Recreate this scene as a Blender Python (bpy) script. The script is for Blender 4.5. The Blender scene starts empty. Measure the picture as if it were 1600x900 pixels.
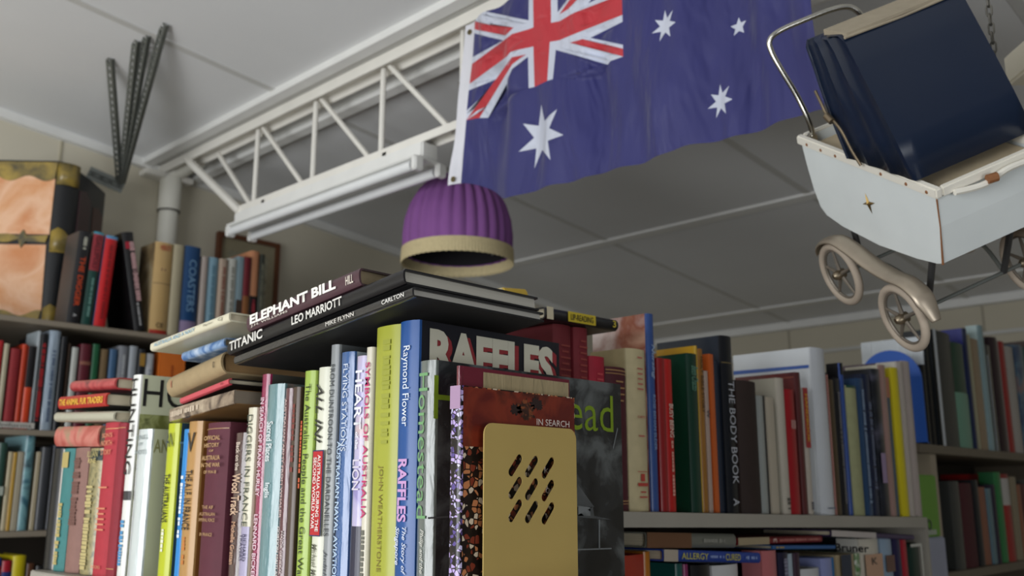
import bpy, bmesh, math, random
import numpy as np
from mathutils import Matrix, Vector, geometry
random.seed(7)
SC = bpy.context.scene
COL = SC.collection
# ------------------------------------------------------------------ camera (eye at the origin; the floor is 1.47 m below it)
# world axes: +Y runs to the bookshelf wall on the left, +X to the dark back wall on the right
F = 1476.0; PITCH = math.atan(323/1476); AZ = math.radians(46.1)
FW = Vector((math.sin(AZ)*math.cos(PITCH), math.cos(AZ)*math.cos(PITCH), math.sin(PITCH)))
RT = Vector((math.cos(AZ), -math.sin(AZ), 0)); UP = RT.cross(FW)
cam = bpy.data.cameras.new('camera'); camo = bpy.data.objects.new('camera', cam); COL.objects.link(camo)
camo.matrix_world = Matrix((RT, UP, -FW)).transposed().to_4x4()
cam.sensor_width = 36; cam.lens = 36*F/1600; cam.clip_start = .02
cam.dof.use_dof = True; cam.dof.focus_distance = .92; cam.dof.aperture_fstop = 7.5
SC.camera = camo
SC.view_settings.view_transform = 'Standard'; SC.view_settings.look = 'None'
SC.view_settings.gamma = 1; SC.view_settings.use_curve_mapping = False
SC.view_settings.exposure = 0.0
w = bpy.data.worlds.new('daylight'); SC.world = w; w.use_nodes = True
w.node_tree.nodes['Background'].inputs[0].default_value = (.86, .93, 1, 1)
w.node_tree.nodes['Background'].inputs[1].default_value = .055
def area(name, loc, aim, sx, sy, power, col=(1, 1, 1)):
    l = bpy.data.lights.new(name, 'AREA'); l.shape = 'RECTANGLE'; l.size = sx; l.size_y = sy; l.energy = power; l.color = col
    o = bpy.data.objects.new(name, l); COL.objects.link(o); o.location = loc
    o.rotation_euler = (Vector(aim)-Vector(loc)).to_track_quat('-Z', 'Y').to_euler(); return o
area('window_daylight', (-1.75, 1.0, -.10), (1, 1.3, .12), 2.4, 1.2, 72, (.96, .98, 1))
area('front_fill', (-.15, -1.5, -.38), (.9, .9, 0), .9, .9, 16, (.95, .975, 1))  # added fill light behind the camera, brightens covers and page edges facing it

# ------------------------------------------------------------------ sight-line helpers used to lay things out on their shelf fronts
def ray(px, py): return RT*((px-800)/F) + UP*((450-py)/F) + FW
def ox(px, py, x): r = ray(px, py); return r*(x/r.x)
def oy(px, py, y): r = ray(px, py); return r*(y/r.y)
def oz(px, py, z): r = ray(px, py); return r*(z/r.z)
def at(px, py, s): return ray(px, py)*s
def ceil_z(x): return 1.227-.095*x

# ------------------------------------------------------------------ materials
def lin(h):
    if isinstance(h, (tuple, list)): return tuple(h[:3])+(1,)
    h = h.lstrip('#'); v = [int(h[i:i+2], 16)/255 for i in (0, 2, 4)]
    return tuple(c/12.92 if c <= .04045 else ((c+.055)/1.055)**2.4 for c in v)+(1,)
MC = {}
def mat(c, kind='cloth', rough=None, metal=0, c2=None, c3=None, scale=None):
    key = (str(c), kind, rough, metal, str(c2), str(c3), scale)
    if key in MC: return MC[key]
    m = bpy.data.materials.new(kind+'_'+str(len(MC))); m.use_nodes = True; MC[key] = m
    nt = m.node_tree; N = nt.nodes.new; Lk = nt.links.new; b = nt.nodes['Principled BSDF']
    tc = N('ShaderNodeTexCoord'); nz = N('ShaderNodeTexNoise'); Lk(tc.outputs['Object'], nz.inputs['Vector'])
    base = lin(c); mix = N('ShaderNodeMix'); mix.data_type = 'RGBA'
    mix.inputs['A'].default_value = base
    def bump(strength, dist, src):
        bp = N('ShaderNodeBump'); bp.inputs['Strength'].default_value = strength; bp.inputs['Distance'].default_value = dist
        Lk(src, bp.inputs['Height']); Lk(bp.outputs[0], b.inputs['Normal'])
    dark = tuple(v*.72 for v in base[:3])+(1,)
    b.inputs['Metallic'].default_value = metal
    if kind == 'cloth':
        nz.inputs['Scale'].default_value = scale or 60; nz.inputs['Detail'].default_value = 6
        b.inputs['Roughness'].default_value = rough or .72; mix.inputs['B'].default_value = dark
        Lk(nz.outputs[0], mix.inputs['Factor']); Lk(mix.outputs['Result'], b.inputs['Base Color'])
        n2 = N('ShaderNodeTexNoise'); n2.inputs['Scale'].default_value = 1400; Lk(tc.outputs['Object'], n2.inputs['Vector']); bump(.25, .0006, n2.outputs[0])
    elif kind in ('gloss', 'paint'):
        nz.inputs['Scale'].default_value = scale or 14; nz.inputs['Detail'].default_value = 4
        b.inputs['Roughness'].default_value = rough or (.34 if kind == 'gloss' else .55); mix.inputs['B'].default_value = tuple(v*.86 for v in base[:3])+(1,)
        Lk(nz.outputs[0], mix.inputs['Factor']); Lk(mix.outputs['Result'], b.inputs['Base Color']); bump(.12, .0015, nz.outputs[0])
    elif kind == 'sleeve':       # clear wrinkled plastic over a jacket
        mp = N('ShaderNodeMapping'); mp.inputs['Scale'].default_value = (60, 60, 14); Lk(tc.outputs['Object'], mp.inputs['Vector']); Lk(mp.outputs[0], nz.inputs['Vector'])
        nz.inputs['Scale'].default_value = 1.4; nz.inputs['Detail'].default_value = 3; nz.inputs['Distortion'].default_value = .8
        b.inputs['Roughness'].default_value = rough or .3; b.inputs['Coat Weight'].default_value = .9; b.inputs['Coat Roughness'].default_value = .07
        b.inputs['Base Color'].default_value = base; bump(.75, .004, nz.outputs[0])
    elif kind == 'photo':        # blotchy printed picture
        nz.inputs['Scale'].default_value = scale or 26; nz.inputs['Detail'].default_value = 6; nz.inputs['Distortion'].default_value = .6
        cr = N('ShaderNodeValToRGB'); e = cr.color_ramp.elements; e[0].position = .36; e[0].color = base
        e[1].position = .66; e[1].color = lin(c3 or c2); x = e.new(.5); x.color = lin(c2)
        Lk(nz.outputs[0], cr.inputs[0]); Lk(cr.outputs[0], b.inputs['Base Color']); b.inputs['Roughness'].default_value = rough or .35
        b.inputs['Coat Weight'].default_value = .4; b.inputs['Coat Roughness'].default_value = .15; bump(.15, .001, nz.outputs[0])
    elif kind == 'pages':
        mp = N('ShaderNodeMapping'); mp.inputs['Scale'].default_value = (6, 1500, 6); Lk(tc.outputs['Object'], mp.inputs['Vector']); Lk(mp.outputs[0], nz.inputs['Vector'])
        nz.inputs['Scale'].default_value = 1; nz.inputs['Detail'].default_value = 2
        mix.inputs['B'].default_value = tuple(v*.62 for v in base[:3])+(1,); Lk(nz.outputs[0], mix.inputs['Factor']); Lk(mix.outputs['Result'], b.inputs['Base Color'])
        b.inputs['Roughness'].default_value = .9; bump(.3, .0005, nz.outputs[0])
    elif kind == 'pebbles':      # voronoi stones
        vo = N('ShaderNodeTexVoronoi'); vo.inputs['Scale'].default_value = scale or 125; Lk(tc.outputs['Object'], vo.inputs['Vector'])
        cr = N('ShaderNodeValToRGB'); cr.color_ramp.interpolation = 'CONSTANT'; e = cr.color_ramp.elements
        e[0].color = lin('#140f0e'); e[1].position = .22; e[1].color = lin(c)
        for p, q in ((.5, c2), (.66, '#201513'), (.8, c3)): x = e.new(p); x.color = lin(q)
        sp = N('ShaderNodeSeparateColor'); Lk(vo.outputs['Color'], sp.inputs[0]); Lk(sp.outputs[0], cr.inputs[0])
        v2 = N('ShaderNodeTexVoronoi'); v2.feature = 'DISTANCE_TO_EDGE'; v2.inputs['Scale'].default_value = scale or 125; Lk(tc.outputs['Object'], v2.inputs['Vector'])
        mr = N('ShaderNodeMath'); mr.operation = 'GREATER_THAN'; mr.inputs[1].default_value = .09; Lk(v2.outputs['Distance'], mr.inputs[0])
        mix.inputs['A'].default_value = lin('#1a1110'); Lk(mr.outputs[0], mix.inputs['Factor']); Lk(cr.outputs[0], mix.inputs['B'])
        Lk(mix.outputs['Result'], b.inputs['Base Color']); b.inputs['Roughness'].default_value = .3
    elif kind == 'metal':
        nz.inputs['Scale'].default_value = scale or 40; nz.inputs['Detail'].default_value = 5
        b.inputs['Roughness'].default_value = rough or .3; mix.inputs['B'].default_value = dark; Lk(nz.outputs[0], mix.inputs['Factor']); Lk(mix.outputs['Result'], b.inputs['Base Color'])
    elif kind == 'wall':
        nz.inputs['Scale'].default_value = scale or 1.6; nz.inputs['Detail'].default_value = 8
        mix.inputs['B'].default_value = tuple(v*.82 for v in base[:3])+(1,); Lk(nz.outputs[0], mix.inputs['Factor']); Lk(mix.outputs['Result'], b.inputs['Base Color'])
        b.inputs['Roughness'].default_value = .85
    return m

# ------------------------------------------------------------------ object helpers
def tag(o, label=None, cat=None, group=None, kind=None):
    if label: o['label'] = label
    if cat: o['category'] = cat
    if group: o['group'] = group
    if kind: o['kind'] = kind
    return o
def empty(name, label, cat, loc=(0, 0, 0), M=None, group=None):
    o = bpy.data.objects.new(name, None); COL.objects.link(o); o.empty_display_size = .02
    o.matrix_world = M if M is not None else Matrix.Translation(loc)
    return tag(o, label, cat, group)
def link(name, me, mats, parent=None, smooth=False):
    for m in (mats if isinstance(mats, (list, tuple)) else [mats]): me.materials.append(m)
    o = bpy.data.objects.new(name, me); COL.objects.link(o)
    if parent is not None: o.parent = parent
    if smooth:
        for p in me.polygons: p.use_smooth = True
        me.set_sharp_from_angle(angle=math.radians(38))
    return o
def from_bm(name, bm, mats, parent=None, smooth=False):
    bmesh.ops.recalc_face_normals(bm, faces=bm.faces)
    me = bpy.data.meshes.new(name); bm.to_mesh(me); bm.free(); return link(name, me, mats, parent, smooth)
def box(bm, a, b, bev=0):
    vs = bmesh.ops.create_cube(bm, size=1)['verts']
    for v in vs:
        for i in range(3): v.co[i] = a[i] if v.co[i] < 0 else b[i]
    if bev:
        es = list({e for v in vs for e in v.link_edges}); bmesh.ops.bevel(bm, geom=es, offset=bev, segments=2, affect='EDGES')
def tube(bm, pts, r, seg=10, closed=False):
    pts = [Vector(p) for p in pts]; n = len(pts); rings = []
    ref = None
    for i, p in enumerate(pts):
        d = (pts[(i+1) % n if closed else min(i+1, n-1)]-pts[(i-1) % n if closed else max(i-1, 0)]).normalized()
        if ref is None: ref = Vector((0, 0, 1)) if abs(d.z) < .9 else Vector((1, 0, 0))
        a = d.cross(ref).normalized(); b = a.cross(d).normalized(); ref = b
        rr = r[i] if isinstance(r, (list, tuple)) else r
        rings.append([bm.verts.new(p+(a*math.cos(t)+b*math.sin(t))*rr) for t in [2*math.pi*k/seg for k in range(seg)]])
    for i in range(n if closed else n-1):
        A, B = rings[i], rings[(i+1) % n]
        for k in range(seg): bm.faces.new((A[k], A[(k+1) % seg], B[(k+1) % seg], B[k]))
    if not closed: bm.faces.new(rings[0]); bm.faces.new(rings[-1][::-1])
def smooth_path(pts, k=6):
    pts = [Vector(p) for p in pts]; out = []
    for i in range(len(pts)-1):
        p0, p1, p2, p3 = pts[max(i-1, 0)], pts[i], pts[i+1], pts[min(i+2, len(pts)-1)]
        for j in range(k):
            t = j/k; out.append(.5*((2*p1)+(p2-p0)*t+(2*p0-5*p1+4*p2-p3)*t*t+(3*p1-p0-3*p2+p3)*t**3))
    out.append(pts[-1]); return out
def lathe(bm, prof, seg=32, cap=False):
    rings = [[bm.verts.new((r*math.cos(2*math.pi*k/seg), r*math.sin(2*math.pi*k/seg), z)) for k in range(seg)] for r, z in prof]
    for A, B in zip(rings, rings[1:]):
        for k in range(seg): bm.faces.new((A[k], A[(k+1) % seg], B[(k+1) % seg], B[k]))
    if cap: bm.faces.new(rings[0]); bm.faces.new(rings[-1][::-1])
def B1(name, a, b, m, parent=None, bev=0):
    bm = bmesh.new(); box(bm, a, b, bev); return from_bm(name, bm, m, parent)

# lettering: built-in font turned to flat mesh, squeezed into a given length and height
def letters(parent, s, origin, ax, ay, W, H, color, name='lettering', bold=0, rough=.5, out=.0005, metal=0, shear=0):
    cu = bpy.data.curves.new('t', 'FONT'); cu.body = s; cu.resolution_u = 3; cu.offset = bold; cu.shear = shear
    to = bpy.data.objects.new('t', cu); COL.objects.link(to)
    bpy.context.view_layer.update()
    me = bpy.data.meshes.new_from_object(to.evaluated_get(bpy.context.evaluated_depsgraph_get()))
    bpy.data.objects.remove(to)
    if not me.vertices: return None
    co = np.array([v.co[:] for v in me.vertices]); lo = co.min(0); hi = co.max(0)
    ax = Vector(ax); ay = Vector(ay); n = ax.cross(ay); o = Vector(origin)
    sx = W/max(hi[0]-lo[0], 1e-6); sy = H/max(hi[1]-lo[1], 1e-6)
    for v, c in zip(me.vertices, co):
        v.co = o+ax*((c[0]-(lo[0]+hi[0])/2)*sx)+ay*((c[1]-(lo[1]+hi[1])/2)*sy)+n*out
    me.name = name; me.materials.clear()
    return link(name, me, mat(color, 'paint', rough, metal), parent)
def quads(parent, name, rects, m, out=.0004):
    """rects: (origin, ax, ay, w, h) centred flat patches gathered in one printed mesh"""
    bm = bmesh.new()
    for o, ax, ay, W, H in rects:
        o = Vector(o); ax = Vector(ax); ay = Vector(ay); n = ax.cross(ay)*out
        bm.faces.new([bm.verts.new(o+ax*(W/2*i)+ay*(H/2*j)+n) for i, j in ((-1, -1), (1, -1), (1, 1), (-1, 1))])
    me = bpy.data.meshes.new(name); bm.to_mesh(me); bm.free(); return link(name, me, m, parent)

# ------------------------------------------------------------------ the book builder
# local frame: spine at x=0 facing -X, thickness on Y (front cover at -Y), height on Z from 0
PAGE = '#d8cdb2'
SPX, SPY = (0, 0, -1), (0, -1, 0)          # spine title running down: glyph x, glyph y
def book(M, t, h, d, label, c, front=None, back=None, soft=False, rnd=None, text=(), bands=(), group=None, page=PAGE, kind='gloss', cat='book', patch=(), name=None):
    root = empty(name or ('paperback_book' if soft else 'hardback_book'), label, cat, M=M, group=group)
    def mm(v):
        if v is None: return None
        if isinstance(v, bpy.types.Material): return v
        if isinstance(v, tuple): return mat(v[1], v[0], *(), **(v[2] if len(v) > 2 else {}))
        return mat(v, kind)
    ms = mm(c); mf = mm(front) or ms; mb = mm(back) or mf
    th = min(.0022 if not soft else .0007, t*.2); bul = (rnd if rnd is not None else (.0 if soft else .12))*t; bul = min(bul, .007)
    ov = 0.003 if not soft else .0003
    # outer and inner outlines of the case, paired
    O = [(d, -t/2), (.004, -t/2), (.0012, -t/2+.0003)]; I = [(d, -t/2+th), (.004, -t/2+th), (th, -t/2+th)]
    ns = 6
    for i in range(1, ns):
        y = -t/2+t*i/ns; q = 1-(2*y/t)**2; O.append((-bul*q, y)); I.append((th-bul*q*.8, max(-t/2+th, min(t/2-th, y))))
    O += [(.0012, t/2-.0003), (.004, t/2), (d, t/2)]; I += [(th, t/2-th), (.004, t/2-th), (d, t/2-th)]
    bm = bmesh.new(); n = len(O)
    vo = [[bm.verts.new((x, y, z)) for x, y in O] for z in (0, h)]; vi = [[bm.verts.new((x, y, z)) for x, y in I] for z in (0, h)]
    for k in range(n-1):
        idx = 1 if k == 0 else 2 if k == n-2 else 0
        for q in ((vo[0][k], vo[0][k+1], vo[1][k+1], vo[1][k]), (vi[0][k+1], vi[0][k], vi[1][k], vi[1][k+1]),
                  (vo[1][k], vo[1][k+1], vi[1][k+1], vi[1][k]), (vo[0][k+1], vo[0][k], vi[0][k], vi[0][k+1])):
            try: f = bm.faces.new(q); f.material_index = idx
            except ValueError: pass
    for k, i in ((0, 1), (n-1, 2)):
        f = bm.faces.new((vo[0][k], vo[1][k], vi[1][k], vi[0][k])); f.material_index = i
    from_bm('cover', bm, [ms, mf, mb], root, True)
    bm = bmesh.new(); box(bm, (th+.0002, -t/2+th, ov), (d-ov, t/2-th, h-ov)); from_bm('page_block', bm, mat(page, 'pages'), root)
    fx = -bul-.0001
    for b in bands:            # (from, to, colour): coloured bands right across the spine, fractions from the head
        z = h*(1-(b[0]+b[1])/2); bmh = h*(b[1]-b[0])
        bm = bmesh.new(); ys = [-t/2+t*i/ns for i in range(ns+1)]
        prev = None
        for y in ys:
            q = 1-(2*y/t)**2; x = -bul*q-.0003
            v = (bm.verts.new((x, y*.995, z-bmh/2)), bm.verts.new((x, y*.995, z+bmh/2)))
            if prev: bm.faces.new((prev[0], v[0], v[1], prev[1]))
            prev = v
        from_bm('spine_band', bm, mat(b[2], 'gloss'), root)
    for pi_, p in enumerate(patch):            # (from, to, left, right, colour) label on the spine
        o = (fx-.0004-.0003*pi_, t*(.5-(p[2]+p[3])/2), h*(1-(p[0]+p[1])/2)); quads(root, 'spine_label', [(o, (0, -1, 0), (0, 0, 1), t*(p[3]-p[2]), h*(p[1]-p[0]))], mat(p[4], 'gloss'))
    for s in text:             # (text, from, to, width share, colour, mode, sideways shift)
        s = tuple(s)+(None,)*(8-len(s)); T, a, b_, wd, colr, mode, sh, bold = s
        mode = mode or 'v'; sh = sh or 0; bold = .012 if bold is None else bold
        o = Vector((fx-(.0005 if not patch else .0013), -t*sh, h*(1-(a+b_)/2)))
        if T == '~':           # illegible small print: a run of short strokes
            R = []; L = h*(b_-a); p = 0
            rg = random.Random(int(a*1000+t*1e5+h*1e4))
            while p < L:
                g = rg.uniform(.003, .007); R.append((o+Vector((0, 0, L/2-p-g/2)), SPX, SPY, g*.8, t*wd*rg.uniform(.7, 1))); p += g*(1.0 if rg.random() < .8 else 1.7)
            if mode == 'h': R = [(o+Vector((0, 0, L/2-(i+.5)*L/max(1, round(L/.008)))), SPY, (0, 0, 1), t*wd*rg.uniform(.6, 1), .0022) for i in range(max(1, round(L/.008)))]
            quads(root, 'lettering', R, mat(colr, 'paint', .5))
        elif mode == 'v': letters(root, T, o, SPX, SPY, h*(b_-a), t*wd, colr, bold=bold)
        elif mode == 'i': letters(root, T, o, SPX, SPY, h*(b_-a), t*wd, colr, bold=bold, shear=.3)
        else: letters(root, T, o, SPY, (0, 0, 1), t*wd, h*(b_-a), colr, bold=bold)
    return root
def stand(p, face, lean=0, turn=0):
    """upright book: p is the middle of the spine's foot; face 'x' = spine faces -X, 'y' = spine faces -Y"""
    R = Matrix.Rotation(math.radians((90 if face == 'y' else 0)+turn), 4, 'Z')
    return Matrix.Translation(p) @ R @ Matrix.Rotation(math.radians(lean), 4, 'X')
def row(face, plane, z0, group, entries, depth=.16):
    out = []; edge = None
    for e in entries:
        L, R, T, label, o = e[:5]; o = dict(o)
        xm = (ox if face == 'x' else oy)((L+R)/2, T, plane).x
        pl = plane+o.pop('dp', random.uniform(0, .006)); zb = o.pop('zb', z0(xm) if callable(z0) else z0)+.0008+abs(o.get('lean', 0))*.0004
        f = ox if face == 'x' else oy
        a, b = f(L, T, plane), f(R, T, plane); top = f((L+R)/2, T, pl).z; h = top-zb
        if face == 'x':
            if edge is not None: a.y = min(a.y, edge)
            edge = b.y; t = a.y-b.y; p = Vector((pl, (a.y+b.y)/2, zb))
        else:
            if edge is not None: a.x = max(a.x, edge)
            edge = b.x; t = b.x-a.x; p = Vector(((a.x+b.x)/2, pl, zb))
        bk = o.pop('bk', None); d = o.pop('d', None) or depth*random.uniform(.92, 1.05)
        d = min(d, .22)
        if bk:
            if face == 'x': d = oy(bk[0], bk[1], b.y).x-pl
            else: d = min(ox(bk[0], bk[1], a.x).y-pl, .272)
        out.append(book(stand(p, face, o.pop('lean', 0), o.pop('turn', 0)), max(t-.0012, .003), h, d, label, group=group, **o))
    return out
def lie(head, tail, t, d, label, **o):
    """book lying flat; head and tail are the two ends of the foot of its spine (front cover up)"""
    head = Vector(head); tail = Vector(tail); Z = (head-tail).normalized(); upv = Vector((0, 0, 1)); upv = (upv-Z*upv.dot(Z)).normalized()
    Y = -upv; X = Y.cross(Z); M = Matrix((X, Y, Z)).transposed().to_4x4(); M.translation = tail+upv*(t/2)
    return book(M, t, (head-tail).length, d, label, **o)

# ================================================================== THE SETTING
CEIL = mat('#eceded', 'wall'); WALL = mat('#ddd6c2', 'wall'); WHITE = mat('#f8f6ea', 'paint', .5); BACKW = mat('#cfc8b4', 'wall')
bm = bmesh.new(); box(bm, (-3, -4, -1.52), (4.35, 3.1, -1.47)); tag(from_bm('floor', bm, mat('#8d8478', 'wall')), kind='structure')
bm = bmesh.new()
X0, X1 = -3.0, 4.35
vs = [bm.verts.new((x, y, ceil_z(x)+dz)) for dz in (0, .05) for x, y in ((X0, -4), (X1, -4), (X1, 3.1), (X0, 3.1))]
for q in ((0, 1, 2, 3), (4, 5, 6, 7), (0, 1, 5, 4), (1, 2, 6, 5), (2, 3, 7, 6), (3, 0, 4, 7)): bm.faces.new([vs[i] for i in q])
tag(from_bm('ceiling', bm, CEIL), kind='structure')
def wallprism(name, a, b, m):
    bm = bmesh.new(); vs = []
    for x, y in ((a[0], a[1]), (b[0], a[1]), (b[0], b[1]), (a[0], b[1])):
        vs += [bm.verts.new((x, y, -1.47)), bm.verts.new((x, y, ceil_z(x)))]
    bm.faces.new([vs[i] for i in (0, 2, 4, 6)]); bm.faces.new([vs[i] for i in (1, 3, 5, 7)])
    for i in range(4): bm.faces.new((vs[2*i], vs[(2*i+2) % 8], vs[(2*i+3) % 8], vs[2*i+1]))
    return tag(from_bm(name, bm, m), kind='structure')
wallprism('wall_left', (-3, 3.0), (4.25, 3.1), WALL); wallprism('wall_back', (4.25, -4), (4.35, 3.1), BACKW)
TRIM = mat('#f0f0ec', 'paint'); ti = [0]
def trim(f, m=TRIM):
    ti[0] += 1; bm = bmesh.new(); f(bm); tag(from_bm('trim_%d' % ti[0], bm, m), kind='structure')
def slopebar(x0, x1, y0, y1, th):   # flat batten following the slope of the ceiling
    def f(bm):
        vs = [bm.verts.new((x, y, ceil_z(x)-dz)) for dz in (-.002, th) for x, y in ((x0, y0), (x1, y0), (x1, y1), (x0, y1))]
        for q in ((0, 1, 2, 3), (4, 5, 6, 7), (0, 1, 5, 4), (1, 2, 6, 5), (2, 3, 7, 6), (3, 0, 4, 7)): bm.faces.new([vs[i] for i in q])
    return f
trim(slopebar(-3, 4.25, 2.972, 3.0, .028))                    # cornice on the bookshelf wall
trim(slopebar(4.215, 4.25, -4, 3.0, .035))
DIM = mat('#d2d2ce', 'paint')
for y in (2.18, 1.345, .5): trim(slopebar(-3, 4.25, y-.012, y+.012, .003), DIM)
for x in (2.81, 3.95): trim(slopebar(x-.022, x+.022, -4, 2.98, .008))
trim(slopebar(1.305, 1.335, -4, 2.98, .02)); trim(slopebar(1.335, 1.49, -4, 2.98, .008), DIM); trim(slopebar(1.47, 1.50, -4, 2.98, .028))
for x in (.35, 1.05, 1.75, 2.45, 3.15, 3.85): trim(lambda bm, x=x: box(bm, (x-.003, 2.996, -1.47), (x+.003, 3.001, ceil_z(x))), mat('#b9b29a', 'paint'))
for y in (2.2, 1.3, .4): trim(lambda bm, y=y: box(bm, (4.246, y-.004, -1.47), (4.251, y+.004, .8)), mat('#a8a18f', 'paint'))
trim(lambda bm: box(bm, (4.235, -4, .66), (4.25, 3.0, .675)), DIM)

# ------------------------------------------------------------------ roof truss
TR = mat('#f6f3ea', 'paint', .5)
tr = empty('roof_truss', 'long cream-painted steel lattice truss running along under the white ceiling', 'roof truss', (1.39, 1.4, 1.05))
def tp(name, f, m=TR, par=tr):
    bm = bmesh.new(); f(bm); o = from_bm(name, bm, m); o.parent = par; o.matrix_parent_inverse = par.matrix_world.inverted(); return o
def chordf(z, y0, y1, wd=.05, th=.006, hh=.03):
    def f(bm): box(bm, (1.39-wd/2, y0, z-th), (1.39+wd/2, y1, z)); box(bm, (1.39-wd/2, y0, z-hh), (1.39-wd/2+.005, y1, z-th)); box(bm, (1.39+wd/2-.005, y0, z-hh), (1.39+wd/2, y1, z-th))
    return f
tp('top_chord', chordf(1.088, -1.2, 2.985, .055)); tp('bottom_chord', chordf(.832, -1.2, 2.44, .05, .006, .02))
for k in range(12):
    y = 2.39-.298*k
    tp('strut', lambda bm, y=y: tube(bm, [(1.39, y, 1.066), (1.39, y, .82)], .0075, 8))
    tp('diagonal', lambda bm, y=y: tube(bm, [(1.39, y-.025, 1.066), (1.39, y-.268, .82)], .0072, 8))
tp('end_brace', lambda bm: tube(bm, [(1.37, 2.79, 1.07), (1.37, 2.43, .815)], .013, 8))
tp('end_brace', lambda bm: tube(bm, [(1.41, 2.66, 1.066), (1.41, 2.42, .825)], .008, 8))
tp('end_plate', lambda bm: box(bm, (1.30, 2.93, 1.04), (1.47, 2.985, 1.06), .003))

# twin tube batten light hanging under the truss
FX = 1.385
fl = empty('fluorescent_light', 'white twin-tube fluorescent batten fixed under the lattice truss', 'ceiling light', (FX, 2.03, .8))
def fp(name, f, m, sm=False):
    bm = bmesh.new(); f(bm); o = from_bm(name, bm, m, smooth=sm); o.parent = fl; o.matrix_parent_inverse = fl.matrix_world.inverted(); return o
LW = mat('#f2f2ee', 'paint', .35)
fp('housing', lambda bm: box(bm, (FX-.026, 1.60, .772), (FX+.026, 2.445, .812), .004), LW)
fp('reflector', lambda bm: box(bm, (FX-.05, 1.60, .766), (FX+.05, 2.445, .772), .002), LW)
for sx in (-1, 1):
    fp('lamp_tube', lambda bm: tube(bm, [(FX+sx*.036, 1.62, .752), (FX+sx*.036, 2.43, .752)], .0125, 14), mat('#f4f6f6', 'gloss', .25), True)
    for y in (1.595, 2.432): fp('lamp_holder', lambda bm, y=y: box(bm, (FX+sx*.036-.013, y, .736), (FX+sx*.036+.013, y+.018, .768), .003), LW)
for y in (1.75, 2.3): fp('fixing_clip', lambda bm, y=y: box(bm, (FX-.02, y-.008, .811), (FX+.02, y+.008, .822)), TR)

# white down pipe against the left wall
pp = empty('down_pipe', 'cream plastic down pipe standing against the left wall beneath the truss end', 'pipe', (1.40, 2.955, -1.47))
bm = bmesh.new(); tube(bm, [(0, 0, 0), (0, 0, 2.47)], .032, 20); from_bm('pipe', bm, WHITE, pp, True)
bm = bmesh.new(); tube(bm, [(0, 0, 2.405), (0, 0, 2.52)], .0365, 20); from_bm('socket', bm, WHITE, pp, True)
bm = bmesh.new(); tube(bm, [(0, 0, 2.401), (0, 0, 2.406)], .0372, 20); from_bm('seal_ring', bm, mat('#4a4538', 'paint'), pp, True)
bm = bmesh.new(); tube(bm, smooth_path([(0, 0, 2.51), (0, -.005, 2.535), (.02, -.04, 2.548), (.02, -.14, 2.555)]), .028, 16); from_bm('elbow', bm, WHITE, pp, True)

# slotted angle bracket hung from the ceiling
STEEL = mat('#7d817c', 'metal', .45, .6); HOLE = mat('#23231f', 'paint')
jb = empty('hanging_bracket', 'grey slotted-angle steel bracket of four legs hanging from the ceiling at left', 'bracket', (.94, 2.27, .79))
def slotted(p, q, wd=.022, name='slotted_angle', nrm=None, holes=1):
    p = Vector(p); q = Vector(q); L = (q-p).length; Z = (q-p).normalized(); n = Vector(nrm or (-FW.x, -FW.y, 0)); n = (n-Z*n.dot(Z)).normalized(); X = Z.cross(n)
    # perforated face built as a ladder of strips, second flange behind
    bm = bmesh.new(); k = max(2, int(L/.026)); s = L/k
    for a, b in ((0, wd*(.5-.2*holes)), (wd*(.5+.2*holes), wd)): box(bm, (a, -.001, 0), (b, .001, L))
    for i in range(k+1): box(bm, (wd*.3, -.001, max(0, i*s-.006/holes)), (wd*.7, .001, min(L, i*s+.006/holes)))
    box(bm, (0, -wd*.45, 0), (.002, -.001, L))
    M = Matrix((X, n, Z)).transposed().to_4x4(); M.translation = p-X*wd/2
    bmesh.ops.transform(bm, matrix=M, verts=bm.verts)
    o = from_bm(name, bm, STEEL); o.parent = jb; o.matrix_parent_inverse = jb.matrix_world.inverted(); return o
foot = at(187, 284, 2.93)
for p in ((.932, 2.39), (.935, 2.24), (.94, 2.19), (.943, 2.10)): slotted((p[0], p[1], ceil_z(p[0])), foot+Vector((0, (p[1]-2.26)*.06, 0)))
slotted(at(138, 269, 2.93), at(193, 293, 2.97), .040, 'cross_rail', holes=.3)

# framed picture on the left wall
pf = empty('framed_picture', 'brown wooden framed picture with beige mount hanging on the left wall', 'picture', (1.725, 2.985, .75))
bm = bmesh.new()
for a, b in (((-.125, -.012, .145), (.125, .01, .16)), ((-.125, -.012, -.16), (.125, .01, -.145)), ((-.125, -.012, -.145), (-.11, .01, .145)), ((.11, -.012, -.145), (.125, .01, .145))): box(bm, a, b)
from_bm('frame', bm, mat('#6d3f24', 'gloss'), pf); B1('mount', (-.111, 0, -.146), (.111, .008, .146), mat('#a99f82', 'cloth'), pf)
B1('print', (-.08, -.001, -.1), (.08, .001, .1), mat('#8d8a73', 'photo', c2='#a39f88', c3='#77745f'), pf)

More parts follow.
